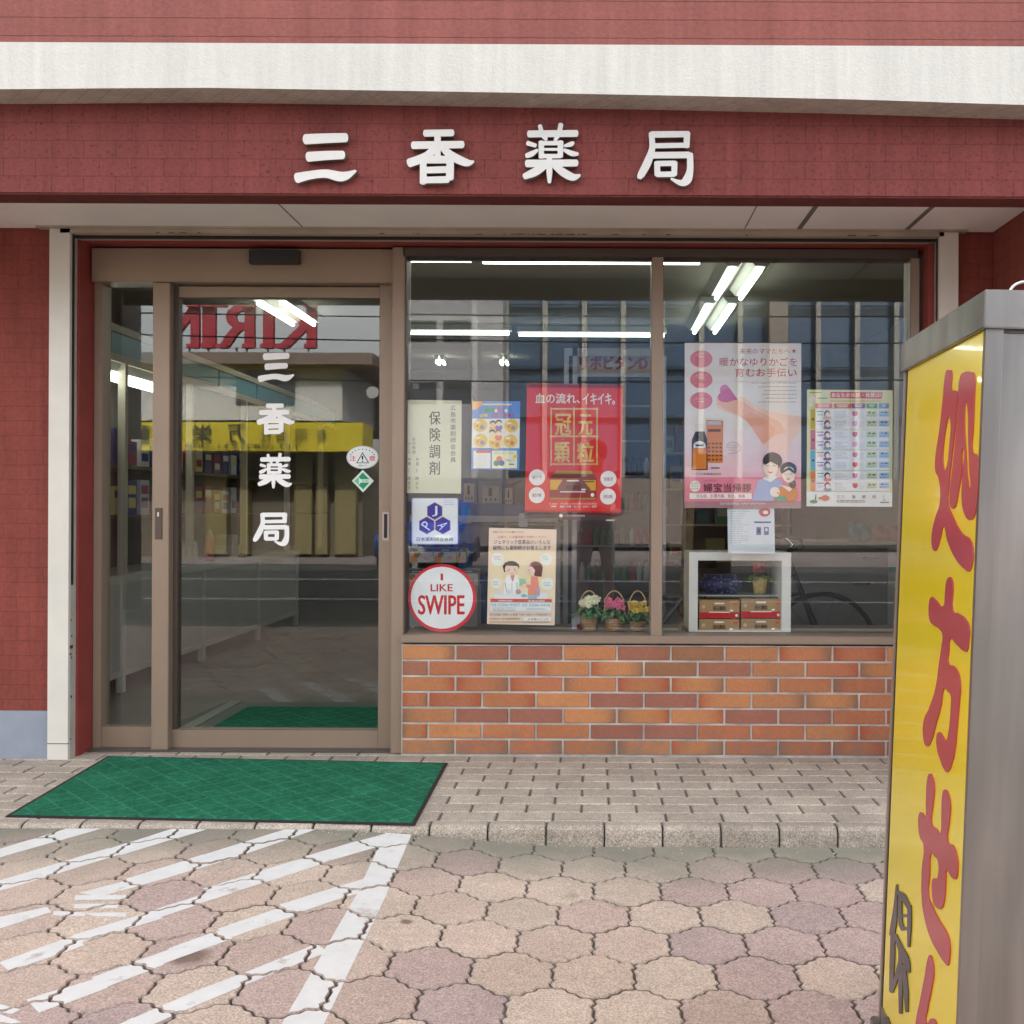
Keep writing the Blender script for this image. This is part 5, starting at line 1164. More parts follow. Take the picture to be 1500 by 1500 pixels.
for i, (x0, x1, lb) in enumerate(((676, 698, 'blue and beige pouch on the grey shelf, closest to the badge'), (702, 736, 'grey blue pouch in the middle of the three on the grey shelf'), (738, 752, 'narrow dark pouch on the grey shelf beneath the blue leaflet'))):
    simple_item('pouch', lb, 'pouch', x0, 700+4*i, x1, 755, Ys+.04, .06, mat('dim_pack_%d' % i, ((.10, .13, .30), (.17, .19, .28), (.05, .06, .08))[i], .45), z1, 'pouches on the grey shelf', pack_deco)
simple_item('towel', 'rolled bright blue cloth lying along the edge of the grey shelf', 'cloth', 690, 738, 782, 754, Ys+.003, .03, BLU, z1, None, None, .01)
simple_item('carton', 'large blue cardboard carton standing under the grey shelf board', 'carton', 672, 768, 712, 900, Ys+.08, .2, BLU, .33)
simple_item('carton', 'dark cardboard carton with red print between badge and peach poster', 'carton', 692, 768, 716, 842, Ys+.05, .02, mat('dark_carton', (.08, .06, .07), .5), None)
simple_item('figurine', 'small pale cone shaped ornament under the red poster', 'ornament', 760, 752, 773, 772, Ys-.03, .02, mat('pale_ornament', (.5, .52, .56), .5), None)
def carrot_deco(mb, x0, x1, Y, z0, z1):
    h = z1-z0; w_ = x1-x0; face(mb, x0, x1, Y, z1-h*.24, z1, mat('carton_slate', (.07, .075, .09), .5))
    face(mb, x0+w_*.06, x0+w_*.34, Y, z0+h*.05, z0+h*.5, mat('carrot_orange', (.62, .27, .03), .5)); face(mb, x0+w_*.2, x0+w_*.4, Y-.0003, z0+h*.35, z0+h*.68, mat('carrot_red', (.5, .10, .03), .5)); face(mb, x0+w_*.3, x0+w_*.46, Y-.0005, z0+h*.5, z0+h*.72, mat('carrot_leaf', (.1, .2, .04), .5)); face(mb, x0+w_*.62, x0+w_*.85, Y, z0+h*.22, z0+h*.42, pm(206, 150, 150)); face(mb, x0+w_*.35, x0+w_*.7, Y-.0004, z1-h*.16, z1-h*.1, pm(180, 180, 190))
CT = mat('pale_carton', (.50, .49, .46), .5)
Yb = .34
zb0 = at(600, 858, Yb).z
rz = at(600, 828, Yb).z
part(bx(at(588, 860, Yb).x, at(700, 860, Yb).x, Yb-.01, Yb+.14, GL+.0, zb0, mat('grey_riser', (.36, .36, .35), .6)), 'riser', bld)
CN = ('pale carton with orange vegetable picture, ', 'pale cartons with vegetable pictures')
for (x0, y0, x1, y1, w_, bs) in ((588, 834, 632, 858, 'bottom row by the post', zb0), (634, 834, 668, 858, 'bottom row behind the round sticker', zb0), (670, 834, 700, 858, 'bottom row beside the peach poster', zb0),
                            (600, 803, 634, 829, 'top row under the badge, left', None), (635, 803, 668, 829, 'top row under the badge, right', None), (669, 803, 682, 829, 'narrow one ending the top row', None)):
    simple_item('carton', CN[0]+w_, 'carton', x0, y0, x1, y1, Yb + (0 if bs else .0), .09, CT, bs if bs else rz+.0125, CN[1], carrot_deco)

# drinks cabinet with a red lettered header
Yf = 2.0
t = thing('drinks_cabinet', 'silver framed glass drinks cabinet with red lettered header behind the red poster', 'cabinet', (at(900, 900, Yf).x, Yf+.3, 0))
xa, xb = at(826, 600, Yf).x, at(976, 600, Yf).x; zt = at(900, 510, Yf).z
SIL = mat('silver_frame', (.62, .64, .68), .3, metal=.7)
m_ = MB(); m_.box(xa, xb, Yf+.03, Yf+.6, 0, zt, mat('cabinet_inside', (.10, .10, .11), .5)); part(m_, 'carcass', t)
m_ = MB()
for x in (xa, xa+.055, xb-.03): m_.box(x, x+.03, Yf, Yf+.029, .02, zt, SIL)
m_.box(xa+.03, xb, Yf, Yf+.029, zt-.05, zt, SIL); zh = at(900, 546, Yf).z; m_.box(xa+.085, xb-.03, Yf, Yf+.029, zh-.025, zh, SIL); m_.box(xa+.085, xb-.03, Yf, Yf+.029, .02, .1, SIL)
part(m_, 'door_frame', t)
p = Print(0, 0, 1, Yf+.012); p.sheet([(842, 517), (972, 517), (972, 546), (842, 546)], mat('header_panel', (.72, .67, .64), .4)); p.text('リポビタンD', 850, 521, 948, 541, pm(176, 8, 34), .08); p.done('header_sign', '', '', parent=t)
for i, py in enumerate((600, 650, 700, 750, 800, 850)):
    zz = at(900, py, Yf+.2).z; part(bx(xa+.09, xb-.04, Yf+.022, Yf+.0285, zz, zz+.012, mat('cab_shelf', (.36, .37, .38), .4)), 'shelf', t)
BR_ = mat('bottle_brown', (.10, .04, .015), .3); RL = mat('bottle_red_label', (.42, .04, .05), .4); GN = mat('bottle_green_label', (.05, .22, .14), .4); WL = mat('bottle_white_label', (.55, .55, .54), .4)
mb = MB(); rs = random.Random(4)
for py in (700, 750, 800, 850):
    zz = at(900, py, Yf+.2).z+.012; x = xa+.10
    while x < xb-.09: mb.lathe((x+.02, Yf+.0255, zz), [(.018, 0), (.018, .08), (.008, .1), (.008, .115)], rs.choice([BR_, RL, GN, WL]), 8); x += .046
if mb.v: struct(part(mb, 'bottles', t), 'stuff')

# wall unit down the left side: counter below, header with blue panels above
XW = -2.76
t = thing('wall_counter', 'long low white counter on short legs running back along the left side of the shop', 'counter', (XW-.2, 3.0, 0))
CP = mat('counter_panel', (.50, .49, .47), .5, var=.04); CRL = mat('counter_rail', (.60, .58, .53), .45)
part(bx(XW-.45, XW-.004, .6, 4.9, .13, .64, CP), 'panel', t); part(bx(XW-.46, XW+.006, .6, 4.92, .64, .69, CRL), 'top', t); part(bx(XW-.03, XW+.004, .6, 4.9, .095, .13, CRL), 'rail', t)
for y in (.72, 1.45, 2.65, 3.8, 4.85): part(bx(XW-.03, XW+.010, y-.02, y+.02, 0, .64, CRL), 'leg', t)
t = thing('wall_shelving', 'tall beige shelf unit with blue header panels above the left counter', 'shelves', (XW-.2, 3.0, .7))
HB = mat('header_beige', (.52, .46, .37), .5); HBL = mat('header_blue', (.10, .33, .42), .4)
m_ = MB(); m_.box(XW-.05, XW+.00, .5, 6.2, 1.93, 1.975, HB); m_.box(XW-.05, XW+.00, .5, 6.2, 2.10, 2.14, HB); part(m_, 'header_rail', t)
for i in range(7): part(bx(XW-.045, XW-.008, .5+.82*i, 1.28+.82*i, 1.98, 2.095, HBL), 'header_panel', t)
for y in (.62, 1.48, 2.45, 3.5, 4.6, 5.7): part(bx(XW-.04, XW+.004, y-.018, y+.018, .69, 1.93, HB), 'upright', t)
for z in (1.02, 1.32): part(bx(XW-.42, XW-.06, .6, 6.2, z, z+.016, mat('shelf_board_dark', (.11, .095, .075), .6)), 'board', t)
part(bx(XW-.44, XW-.42, .6, 6.2, .69, 2.1, mat('shelf_back_dark', (.10, .09, .08), .8)), 'back_panel', t)
# goods on the wall unit: rows of sachets, counted as one kind of thing each
rs = random.Random(17); PAL = [pm(206, 204, 200), pm(96, 60, 120), pm(60, 70, 130), pm(190, 190, 206), pm(150, 60, 90), pm(214, 196, 120)]
GRP = 'small packets on the shelves above the left counter'
for z in (1.04, 1.34):
    for i in range(16):
        y = 1.0+.17*i; h = rs.uniform(.14, .22); dd = .045
        mb = MB(); m1 = rs.choice(PAL); mb.box(-.03, .03, -.06, .06, .001, h, m1); mb.box(.03, .0312, -.045, .045, h*.2, h*.5, rs.choice(PAL)); mb.box(.03, .0311, -.05, .05, h*.6, h*.85, rs.choice(PAL))
        o = mb.build('packet'); o.location = (XW-.085, y, z); tag(o, 'small packet standing in a row on the shelves above the left counter', 'packet', GRP)
# on the counter
def bottle(px, py0, py1, r, label, c1, c2, cat='bottle', Xw=XW-.06):
    d = FPX*Xw/(px-PPX); zt_ = CH-(py0-PPY)*d/FPX; h = zt_-.69
    t = thing('bottle', label, cat, (Xw, d-D, .69))
    part(MB().lathe((Xw, d-D, .6908), [(r*.96, 0), (r, .01), (r, h*.55), (r*.92, h*.62), (r*.96, h*.66), (r*.8, h*.8), (r*.4, h*.86)], c1, 20), 'body', t, smooth=True)
    part(MB().lathe((Xw, d-D, .6908+h*.86), [(r*.42, 0), (r*.42, h*.08), (r*.25, h*.09), (r*.22, h*.14)], c2, 16), 'cap', t, smooth=True)
bottle(307, 778, 833, .036, 'pink pump bottle standing on the left counter behind the door glass', mat('pink_plastic', (.62, .10, .17), .35), WHITEP)
bottle(283, 790, 842, .03, 'slim white bottle with blue side standing left of the pink bottle', mat('pale_plastic', (.55, .58, .58), .35), mat('blue_cap', (.04, .10, .25), .4))
bottle(268, 795, 845, .03, 'pale yellow topped bottle nearest the front on the left counter', mat('grey_plastic', (.42, .42, .40), .35), mat('cream_cap', (.55, .50, .30), .4))
def cbox(px, py0, w_, dp, label, m_):
    Xw = XW-.08; d = FPX*Xw/(px-PPX); zt_ = CH-(py0-PPY)*d/FPX
    mb = MB(); mb.box(-w_/2, w_/2, -dp/2, dp/2, .0008, zt_-.69, m_); mb.box(-w_/2+.004, w_/2-.004, -dp/2-.001, -dp/2, .01, (zt_-.69)*.6, WL); o = mb.build('box', bev=.0); o.location = (Xw, d-D, .69); tag(o, label, 'box')
cbox(358, 788, .08, .12, 'upright blue box on the left counter, the far side of the pink bottle', BLU)
cbox(332, 786, .14, .1, 'pale box with dark lettering just behind the pink bottle', mat('pale_box', (.45, .44, .42), .5))

# right-hand counter with drawers
t = thing('drawer_counter', 'white service counter with drawers and steel handles behind the right pane', 'counter', (1.6, 2.2, 0))
DC = mat('drawer_front', (.36, .355, .34), .5); WH2 = mat('white_laminate', (.66, .68, .67), .4)
Yd = 1.75; xa = at(1145, 800, Yd).x; xb = at(1300, 800, Yd).x; zt = at(1200, 793, Yd).z
part(bx(xa, xb, Yd+.004, Yd+.5, .05, zt-.03, DC), 'carcass', t); part(bx(xa-.01, xb+.05, Yd-.01, Yd+.52, zt-.03, zt, mat('counter_top', (.45, .42, .36), .4)), 'top', t); part(bx(xb, xb+.05, Yd-.012, Yd+.5, 0, zt-.03, WH2), 'end_panel', t)
part(bx(xb+.0005, xb+.0495, Yd-.0135, Yd-.012, at(1310, 838, Yd).z, at(1310, 830, Yd).z, mat('teal_tape', (.12, .38, .36), .5)), 'tape', t)
zm = at(1200, 830, Yd).z
part(bx(xa+.01, xb-.01, Yd-.012, Yd+.003, zm+.012, zt-.035, DC), 'drawer', t); part(bx(xa+.01, xb-.01, Yd-.012, Yd+.003, .1, zm-.008, DC), 'drawer', t)
for px, py in ((1275, 817), (1262, 855)): q = at(px, py, Yd-.02); part(bx(q.x-.05, q.x+.05, Yd-.03, Yd-.018, q.z-.006, q.z+.006, CHROME), 'handle', t)
simple_item('box', 'red and yellow box on the drawer counter near the standing sign', 'box', 1285, 770, 1325, 792, Yd+.1, .12, mat('red_yellow_box', (.40, .12, .06), .5, var=.5, vscale=20), zt)
simple_item('box', 'teal and white box lying on the drawer counter under the table chart', 'box', 1250, 765, 1275, 790, Yd+.1, .12, mat('teal_box', (.10, .25, .30), .5, var=.5, vscale=20), zt)

# shelves along the back wall, with dim goods
t = thing('back_shelving', 'dim tall shelving with goods against the back wall of the shop', 'shelves', (0, 6.9, 0))
for z in (.1, .5, .9, 1.3, 1.7): part(bx(-2.0, 2.2, 6.7, 7.1, z, z+.02, HB), 'board', t)
for x in (-2.0, -1.0, 0, 1.0, 2.16): part(bx(x, x+.03, 6.72, 7.1, 0, 2.1, HB), 'upright', t)
part(bx(-2.0, 2.2, 7.1, 7.12, 0, 2.1, WALLI), 'back_panel', t)
rs = random.Random(31); PB = [mat('dim_pack_c%d' % i, c, .5) for i, c in enumerate(((.42, .40, .38), (.30, .08, .07), (.08, .12, .30), (.35, .28, .10), (.08, .22, .15), (.22, .20, .19), (.5, .47, .42), (.28, .16, .10)))]
for z in (.52, .92, 1.32, 1.72):
    x = -1.9
    while x < 2.1:
        w_ = rs.uniform(.10, .22); h = rs.uniform(.14, .30); mb = MB(); mb.box(-w_/2, w_/2, -.1, .1, .0008, h, rs.choice(PB)); mb.box(-w_*.35, w_*.35, -.102, -.1, h*.3, h*.75, rs.choice(PB))
        if abs((x+w_/2+2) % 1.0 - .015) > w_/2+.03:
            o = mb.build('goods_box'); o.location = (x+w_/2, 6.84, z); tag(o, 'dim goods box on the shelving along the back wall', 'box', 'goods boxes on the back shelving')
        x += w_+rs.uniform(.02, .07)
# wall cabinet seen to the right of the drinks cabinet
simple_item('notice_board', 'dark framed board hanging far back in the shop behind the pink poster', 'board', 1060, 690, 1160, 790, 7.05, .03, mat('board_dark', (.12, .10, .09), .5))

# ceiling lights: white troughs with bare tubes
TUBE = mat('lit_tube', (.9, .92, .86), .5, emit=(.92, 1, .86, 2.2)); TROUGH = mat('light_trough', (.60, .61, .56), .5)
def fixture(x0, x1, y0, y1, label, ax, group=None, z=2.70):
    t = thing('ceiling_light', label, 'ceiling light', ((x0+x1)/2, (y0+y1)/2, z), group)
    if ax == 'x':
        part(bx(x0, x1, y0, y1, z-.05, z-.001, TROUGH), 'trough', t); part(MB().tube([(x0+.02, (y0+y1)/2, z-.072), (x1-.02, (y0+y1)/2, z-.072)], .0115, TUBE, 10), 'tube', t)
    else:
        for f in (.24, .76):
            xm, hw = x0+(x1-x0)*f, (x1-x0)*.23; m_ = MB()
            m_.prism([Vector((xm-hw*.45, y0, z-.05)), Vector((xm+hw*.45, y0, z-.05)), Vector((xm+hw, y0, z-.001)), Vector((xm-hw, y0, z-.001))], (0, y1-y0, 0), TROUGH); part(m_, 'trough', t)
            part(MB().tube([(xm, y0+.03, z-.072), (xm, y1-.03, z-.072)], .0155, TUBE, 10), 'tube', t)
CG = 'fluorescent ceiling lights in the shop'
zc_ = 2.63
def cx_at(px, py): d = FPX*(zc_-CH)/(PPY-py); return (px-PPX)*d/FPX, d-D
for px0, px1, py, lb in ((590, 693, 382, 'single tube ceiling light near the window, left short piece'), (701, 1028, 384, 'single tube ceiling light near the window, long piece crossing the mullion'), (590, 748, 489, 'single tube ceiling light deeper in the shop, left piece'), (756, 975, 491, 'single tube ceiling light deeper in the shop, right piece')):
    xa, y = cx_at(px0, py); xb, _ = cx_at(px1, py); fixture(xa, xb, y-.05, y+.05, lb, 'x', CG)
for (px, py0, py1, lb) in ((1078, 393, 437, 'twin tube ceiling light in the right pane, nearer the street'), (1042, 447, 487, 'twin tube ceiling light in the right pane, farther from the street'), (420, 445, 478, 'twin tube ceiling light seen through the sliding door above the lettering')):
    xa, ya = cx_at(px, py0) ; xb, yb_ = cx_at(px, py1)
    xa = (px-PPX)*(((ya+yb_)/2)+D)/FPX; fixture(xa-.17, xa+.17, ya, yb_, lb, 'y', CG)
for px, py0, py1, lb in ((640, 573, 584, 'small distant ceiling light over the cream notice'), (735, 548, 562, 'small distant ceiling light left of the red poster'), (205, 570, 584, 'small distant ceiling light seen in the narrow side glass'), (915, 570, 590, 'small distant ceiling light right of the red poster')):
    d0 = FPX*(zc_-CH)/(PPY-py0); d0 = min(d0, 10.3); xa = (px-PPX)*d0/FPX
    fixture(xa-.055, xa+.055, d0-D+.1, d0-D+.32, lb, 'y', CG)
xa = XW-.2; fixture(XW-.18, XW-.02, 1.0, 2.2, 'light under the blue header of the left shelf unit', 'y', CG, 1.93)

# ================================================================== across the street (behind the camera, mirrored in the glass)
def mir(px0, px1, py0, py1, d, dep, m_, mb):
    a_, b_ = PR(px0, py0, d), PR(px1, py1, d); mb.box(a_.x, b_.x, a_.y-dep, a_.y, max(b_.z, -.2), a_.z, m_); return mb
mb = MB(); mb.face([(-120, -17.2, -.16), (120, -17.2, -.16), (120, -4.9, -.16), (-120, -4.9, -.16)], ASPHALT); struct(mb.build('road'))
mb = MB(); mb.box(-120, 120, -5.02, -4.86, -.25, -.06, mat('kerb_concrete', (.35, .34, .32), .8)); struct(mb.build('kerb'))
mb = MB(); mb.box(-120, 120, -24, -17.2, -.3, -.02, mat('far_pavement', (.24, .20, .19), .9, var=.15, vscale=2)); struct(mb.build('far_pavement'))
mb = MB()
for y, w_, m_ in ((-5.5, .15, LINE_Y), (-5.9, .13, LINE), (-8.9, .12, LINE), (-12.6, .15, LINE)): mb.face([(-60, y, -.155), (60, y, -.155), (60, y+w_, -.155), (-60, y+w_, -.155)], m_)
struct(mb.build('road_marking'))
# house with the roof letters and the yellow shop board
d = 21.5; CON = mat('opposite_concrete', (.42, .40, .37), .85, var=.1, vscale=1.5); HW = mat('opposite_wall', (.50, .50, .51), .8, var=.06, vscale=1)
house = thing('opposite_shop', 'two storey shop across the street with yellow board and red roof letters', 'building', PR(400, 760, d))
mb = MB(); mir(-150, 545, 513, 533, d, 7, mat('roof_brown', (.20, .15, .12), .8), mb); part(mb, 'roof', house)
mb = MB(); mir(-150, 500, 533, 616, d+.5, 6, HW, mb); part(mb, 'wall', house)
mb = MB(); mir(-150, 530, 616, 661, d-.6, 1, pm(205, 186, 46), mb); part(mb, 'sign_board', house)
mb = MB(); mir(-150, 530, 661, 830, d+.6, 6, mat('shop_dark', (.16, .13, .09), .7), mb); part(mb, 'shopfront', house)
for x0, x1 in ((300, 330), (350, 362), (430, 455), (462, 478), (490, 520)):
    mb = MB(); mir(x0, x1, 664, 812, d+.3, .25, mat('ochre_pillar', (.24, .19, .08), .7), mb); part(mb, 'pillar', house)
for x0, x1 in ((345, 430), (150, 200)):
    mb = MB(); mir(x0, x1, 548, 592, d+.45, .06, mat('opp_window', (.05, .055, .06), .1), mb); part(mb, 'window', house)
# the lettering reads correctly from the shop, so it is mirrored in the glass
def mtext(body, px0, px1, py0, py1, d, m_, parent, name='character', bold=0, thick=.05):
    # reading direction runs towards -X
    p = Print(0, 0, 1, 0, to=lambda x, y: PR(x, y, d), nrm=(0, 1, 0), lay=.004)
    p.text(body, px1, py0, px0, py1, m_, bold); return part(p.mb, name, parent)
INKD = mat('board_ink', (.03, .03, .025), .6)
for ch, x0, x1 in (('有', 462, 478), ('限', 430, 448), ('会', 402, 420), ('社', 380, 397)): mtext(ch, x0, x1, 628, 646, d-.66, INKD, house)
for ch, x0, x1 in (('万', 333, 358), ('栄', 280, 310), ('動', 190, 216)): mtext(ch, x0, x1, 622, 648, d-.66, INKD, house, bold=.03)
mtext('TEL(082)231-0081', 262, 440, 650, 658, d-.66, INKD, house, 'phone_number')
KR = mat('roof_letter_red', (.36, .03, .045), .5)
ks = thing('roof_sign', 'tall red serif letters standing on the roof across the street', 'sign', PR(350, 512, d+.6))
for ch, x0, x1 in (('K', 404, 462), ('I', 384, 400), ('R', 317, 372), ('I', 294, 314), ('N', 232, 290)):
    p = Print(0, 0, 1, 0, to=lambda x, y: PR(x, y, d+.6), nrm=(0, 1, 0), lay=.01)
    p.text(ch, x1-3, 446, x0+3, 508, KR, .06); p.up()
    for fx in ([.5] if ch == 'I' else [.12, .86]):
        xx = x1+(x0-x1)*fx; hw = 9
        for yy in (444, 504): p.poly([(xx+hw, yy), (xx-hw, yy), (xx-hw, yy+6), (xx+hw, yy+6)], KR)
    b = p.mb; nn = len(b.v); o = part(b, 'letter', ks)
    so_ = o.modifiers.new('thick', 'SOLIDIFY'); so_.thickness = .12
mb = MB()
for px in (250, 275, 303, 345, 360, 391, 415, 450): mir(px-1, px+1, 508, 514, d+.62, .05, INKD, mb); 
mir(230, 465, 508.5, 509.5, d+.62, .05, INKD, mb); part(mb, 'stand', ks)
# glass-walled office block and the plain grey block beside it
d = 26
of = thing('office_block', 'blue glass fronted office block with pale mullions across the street', 'building', PR(1040, 760, d))
OG = mat('office_glass', (.055, .095, .16), .25, spec=.5); MUL = mat('office_mullion', (.27, .26, .24), .6)
mb = MB(); mir(738, 1700, 150, 800, d+.3, 9, OG, mb); part(mb, 'curtain_wall', of)
mb = MB()
for i in range(17): px = 742+57*i; mir(px-2.2, px+2.2, 150, 800, d, .12, MUL, mb)
part(mb, 'mullion', of)
mb = MB()
for i, py in enumerate((300, 380, 448, 538, 610, 690)): mir(738, 1700, py-2.2, py+2.2, d+.05, .2, MUL, mb)
part(mb, 'transom', of)
mb = MB(); mir(1128, 1152, 150, 800, d-.2, .5, mat('office_column', (.24, .20, .17), .7), mb); part(mb, 'column', of)
mb = MB(); mir(738, 1700, 700, 800, d-.3, .5, mat('office_base', (.20, .16, .14), .7), mb); part(mb, 'base', of)
gb = thing('grey_block', 'plain grey concrete block between the office and the yellow board shop', 'building', PR(660, 760, d-1))
mb = MB(); mir(575, 736, 200, 800, d-1, 9, mat('grey_block_wall', (.30, .29, .30), .85, var=.06, vscale=1), mb); part(mb, 'wall', gb)
mb = MB(); mir(693, 699, 200, 800, d-1.05, .1, mat('grey_block_pipe', (.45, .44, .45), .6), mb); part(mb, 'pipe', gb)
mb = MB(); mir(575, 736, 700, 800, d-1.06, .1, mat('grey_block_base', (.16, .14, .14), .8), mb); part(mb, 'shutter', gb)
# poles and wires
def pole(px, d, r, top, label):
    q = PR(px, 760, d); o = MB().tube([(q.x, q.y, -.1), (q.x, q.y, top)], [r, r*.75], mat('pole_concrete', (.36, .34, .32), .8), 14).build('utility_pole', smooth=True); tag(o, label, 'utility pole'); return q
q1 = pole(182, 11.5, .15, 8, 'concrete utility pole across the street mirrored in the side glass')
WIRE = mat('cable', (.015, .015, .016), .6)
for i, (pa, ya, pb, yb_, sag) in enumerate(((-400, 462, 1700, 500, .15), (-400, 440, 1700, 462, .1), (-400, 520, 1700, 548, .2))):
    A, B = PR(pa, ya, 11.5), PR(pb, yb_, 11.5)
    o = MB().tube([A*(1-t/24)+B*(t/24)+Vector((0, 0, -sag*4*(t/24)*(1-t/24))) for t in range(25)], .009, WIRE, 6).build('overhead_cable'); tag(o, 'black overhead cable strung along the far side of the street', 'cable', 'overhead cables')

for x0, x1, y0, y1 in ((590, 640, 470, 500), (650, 690, 470, 500), (590, 640, 560, 590), (650, 690, 560, 590)):
    mb = MB(); mir(x0, x1, y0, y1, d-1.04, .06, mat('opp_window', (.05, .055, .06), .1), mb); part(mb, 'window', gb)
mb = MB(); q = PR(546, 575, 21); mb.tube([(q.x, q.y, q.z), (q.x, q.y+.08, q.z)], .13, mat('clock_face', (.4, .4, .39), .5), 24)
mb.box(q.x-.03, q.x+.03, q.y-.6, q.y-.01, q.z-.03, q.z+.03, INKD); tag(mb.build('wall_clock'), 'round white clock on a bracket across the street mirrored in the door', 'clock')

# ================================================================== bicycle in the shop, parked car and passer-by with the camera
TYRE = mat('tyre_rubber', (.02, .02, .02), .8); FRM = mat('bicycle_frame_dark', (.05, .05, .055), .35, metal=.3); GRIP = mat('grip_black', (.02, .02, .02), .6)
Y = 1.22; xf = P(1205, 800, Y).x; xr = xf-1.02; rw = .30
bk = thing('bicycle', 'dark bicycle with curved chrome handlebar standing inside behind the white display case', 'bicycle', ((xf+xr)/2, Y, 0))
for x in (xf, xr):
    wl = part(MB().tube([(x+rw*math.cos(2*math.pi*i/40), Y, rw+.014+rw*math.sin(2*math.pi*i/40)) for i in range(40)], .014, TYRE, 8, True), 'wheel', bk, smooth=True)
    m_ = MB()
    for i in range(14): a_ = math.pi*2*i/14; m_.tube([(x, Y+(.02 if i % 2 else -.02), rw+.014), (x+(rw-.012)*math.cos(a_), Y, rw+.014+(rw-.012)*math.sin(a_))], .0011, CHROME, 4)
    part(m_, 'spokes', wl)
m_ = MB(); hd = (xf-.16, Y, .74); bb = (xf-.58, Y, .30); st = (xf-.70, Y, .70)
for a_, b_ in ((hd, bb), (bb, st), ((hd[0]+.03, Y, .62), (st[0]+.04, Y, .52)), (bb, (xr, Y-.05, rw)), (bb, (xr, Y+.05, rw)), (st, (xr, Y-.05, rw)), (st, (xr, Y+.05, rw))): m_.tube([a_, b_], .014, FRM)
part(m_, 'frame', bk)
m_ = MB(); m_.tube([(hd[0]-.03, Y, .84), hd, (xf-.05, Y-.05, .45), (xf, Y-.05, rw)], .012, FRM); m_.tube([hd, (xf-.05, Y+.05, .45), (xf, Y+.05, rw)], .012, FRM); part(m_, 'fork', bk)
m_ = MB(); hb = Vector((hd[0]-.03, Y, .86))
for s_ in (-1, 1): m_.tube([hb, hb+Vector((.05, .12*s_, .02)), hb+Vector((.02, .22*s_, .07)), hb+Vector((-.12, .27*s_, .10)), hb+Vector((-.22, .28*s_, .09))], .011, CHROME)
h_ = part(m_, 'handlebar', bk, smooth=True)
for s_ in (-1, 1): part(MB().tube([hb+Vector((-.16, .275*s_, .098)), hb+Vector((-.27, .285*s_, .085))], .016, GRIP), 'grip', h_)
m_ = MB(); m_.box(st[0]-.14, st[0]+.12, Y-.08, Y+.08, .76, .81, GRIP); part(m_, 'saddle', bk, bev=.03, seg=3, smooth=True)
part(MB().tube([st, (st[0]-.01, Y, .77)], .013, CHROME), 'seat_post', bk)

# car parked nose-on across the street
d = 19; c = PR(610, 800, d); W2 = .84
car = thing('parked_car', 'small blue car parked across the street facing the shop', 'car', (c.x, c.y, -.16))
CB = mat('car_blue', (.015, .06, .30), .25, coat=.6, spec=.5)
prof = [(0, .30), (.02, .62), (.12, .78), (.95, .92), (1.55, 1.40), (2.9, 1.44), (3.5, 1.02), (3.62, .95), (3.66, .35), (3.5, .24), (.1, .24)]
m_ = MB(); m_.prism([Vector((c.x-W2, c.y-y, -.16+z)) for y, z in prof], (2*W2, 0, 0), CB); part(m_, 'body', car, bev=.07, seg=3)
WS = mat('car_glass', (.02, .025, .03), .05, spec=.6)
m_ = MB(); m_.face([Vector((c.x+x, c.y-y+.012, -.16+z+.012)) for x, y, z in ((-.70, 1.02, .97), (.70, 1.02, .97), (.60, 1.50, 1.355), (-.60, 1.50, 1.355))], WS); part(m_, 'windscreen', car)
for s_ in (-1, 1):
    m_ = MB(); m_.box(c.x+s_*.52-.16, c.x+s_*.52+.16, c.y-.06, c.y+.02, .46, .58, mat('headlight', (.6, .62, .62), .1)); part(m_, 'headlight', car, bev=.03)
    for y in (.65, 2.95): part(MB().tube([(c.x+s_*.86, c.y-y, .14), (c.x+s_*.68, c.y-y, .14)], .30, TYRE, 20), 'wheel', car)
m_ = MB(); m_.box(c.x-.17, c.x+.17, c.y+.0, c.y+.03, .22, .36, mat('number_plate', (.7, .7, .62), .5)); part(m_, 'number_plate', car)

# the person taking the picture: seen only as a faint reflection in the glass
def skin_body(name, verts, edges, rad, parent, matf):
    me = bpy.data.meshes.new(name); me.from_pydata(verts, edges, []); o = bpy.data.objects.new(name, me); COL.objects.link(o)
    sk = o.modifiers.new('s', 'SKIN'); sk.use_smooth_shade = True; su = o.modifiers.new('u', 'SUBSURF'); su.levels = su.render_levels = 2
    for v, r in zip(me.skin_vertices[0].data, rad): v.radius = r if isinstance(r, tuple) else (r, r)
    me.skin_vertices[0].data[0].use_root = True
    bpy.context.view_layer.update(); m2 = bpy.data.meshes.new_from_object(o.evaluated_get(bpy.context.evaluated_depsgraph_get())); bpy.data.objects.remove(o)
    ms = []
    for p in m2.polygons:
        m_ = matf(p.center)
        if m_ not in ms: ms.append(m_)
    m2.materials.clear()
    for m_ in ms: m2.materials.append(m_)
    for p in m2.polygons: p.material_index = ms.index(matf(p.center)); p.use_smooth = True
    o = bpy.data.objects.new(name, m2); COL.objects.link(o); o.parent = parent; return o
SKN = mat('skin', (.46, .28, .20), .5); TRO = mat('grey_trousers', (.66, .66, .70), .85); SHR = mat('grey_shirt', (.7, .7, .74), .85); SHO = mat('dark_shoes', (.03, .03, .03), .6); HAI = mat('black_hair', (.015, .012, .01), .5)
pe = thing('person', 'person in grey shirt and trousers holding a camera at the chest, mirrored in the glass', 'person', (0.02, -4.80, -.06))
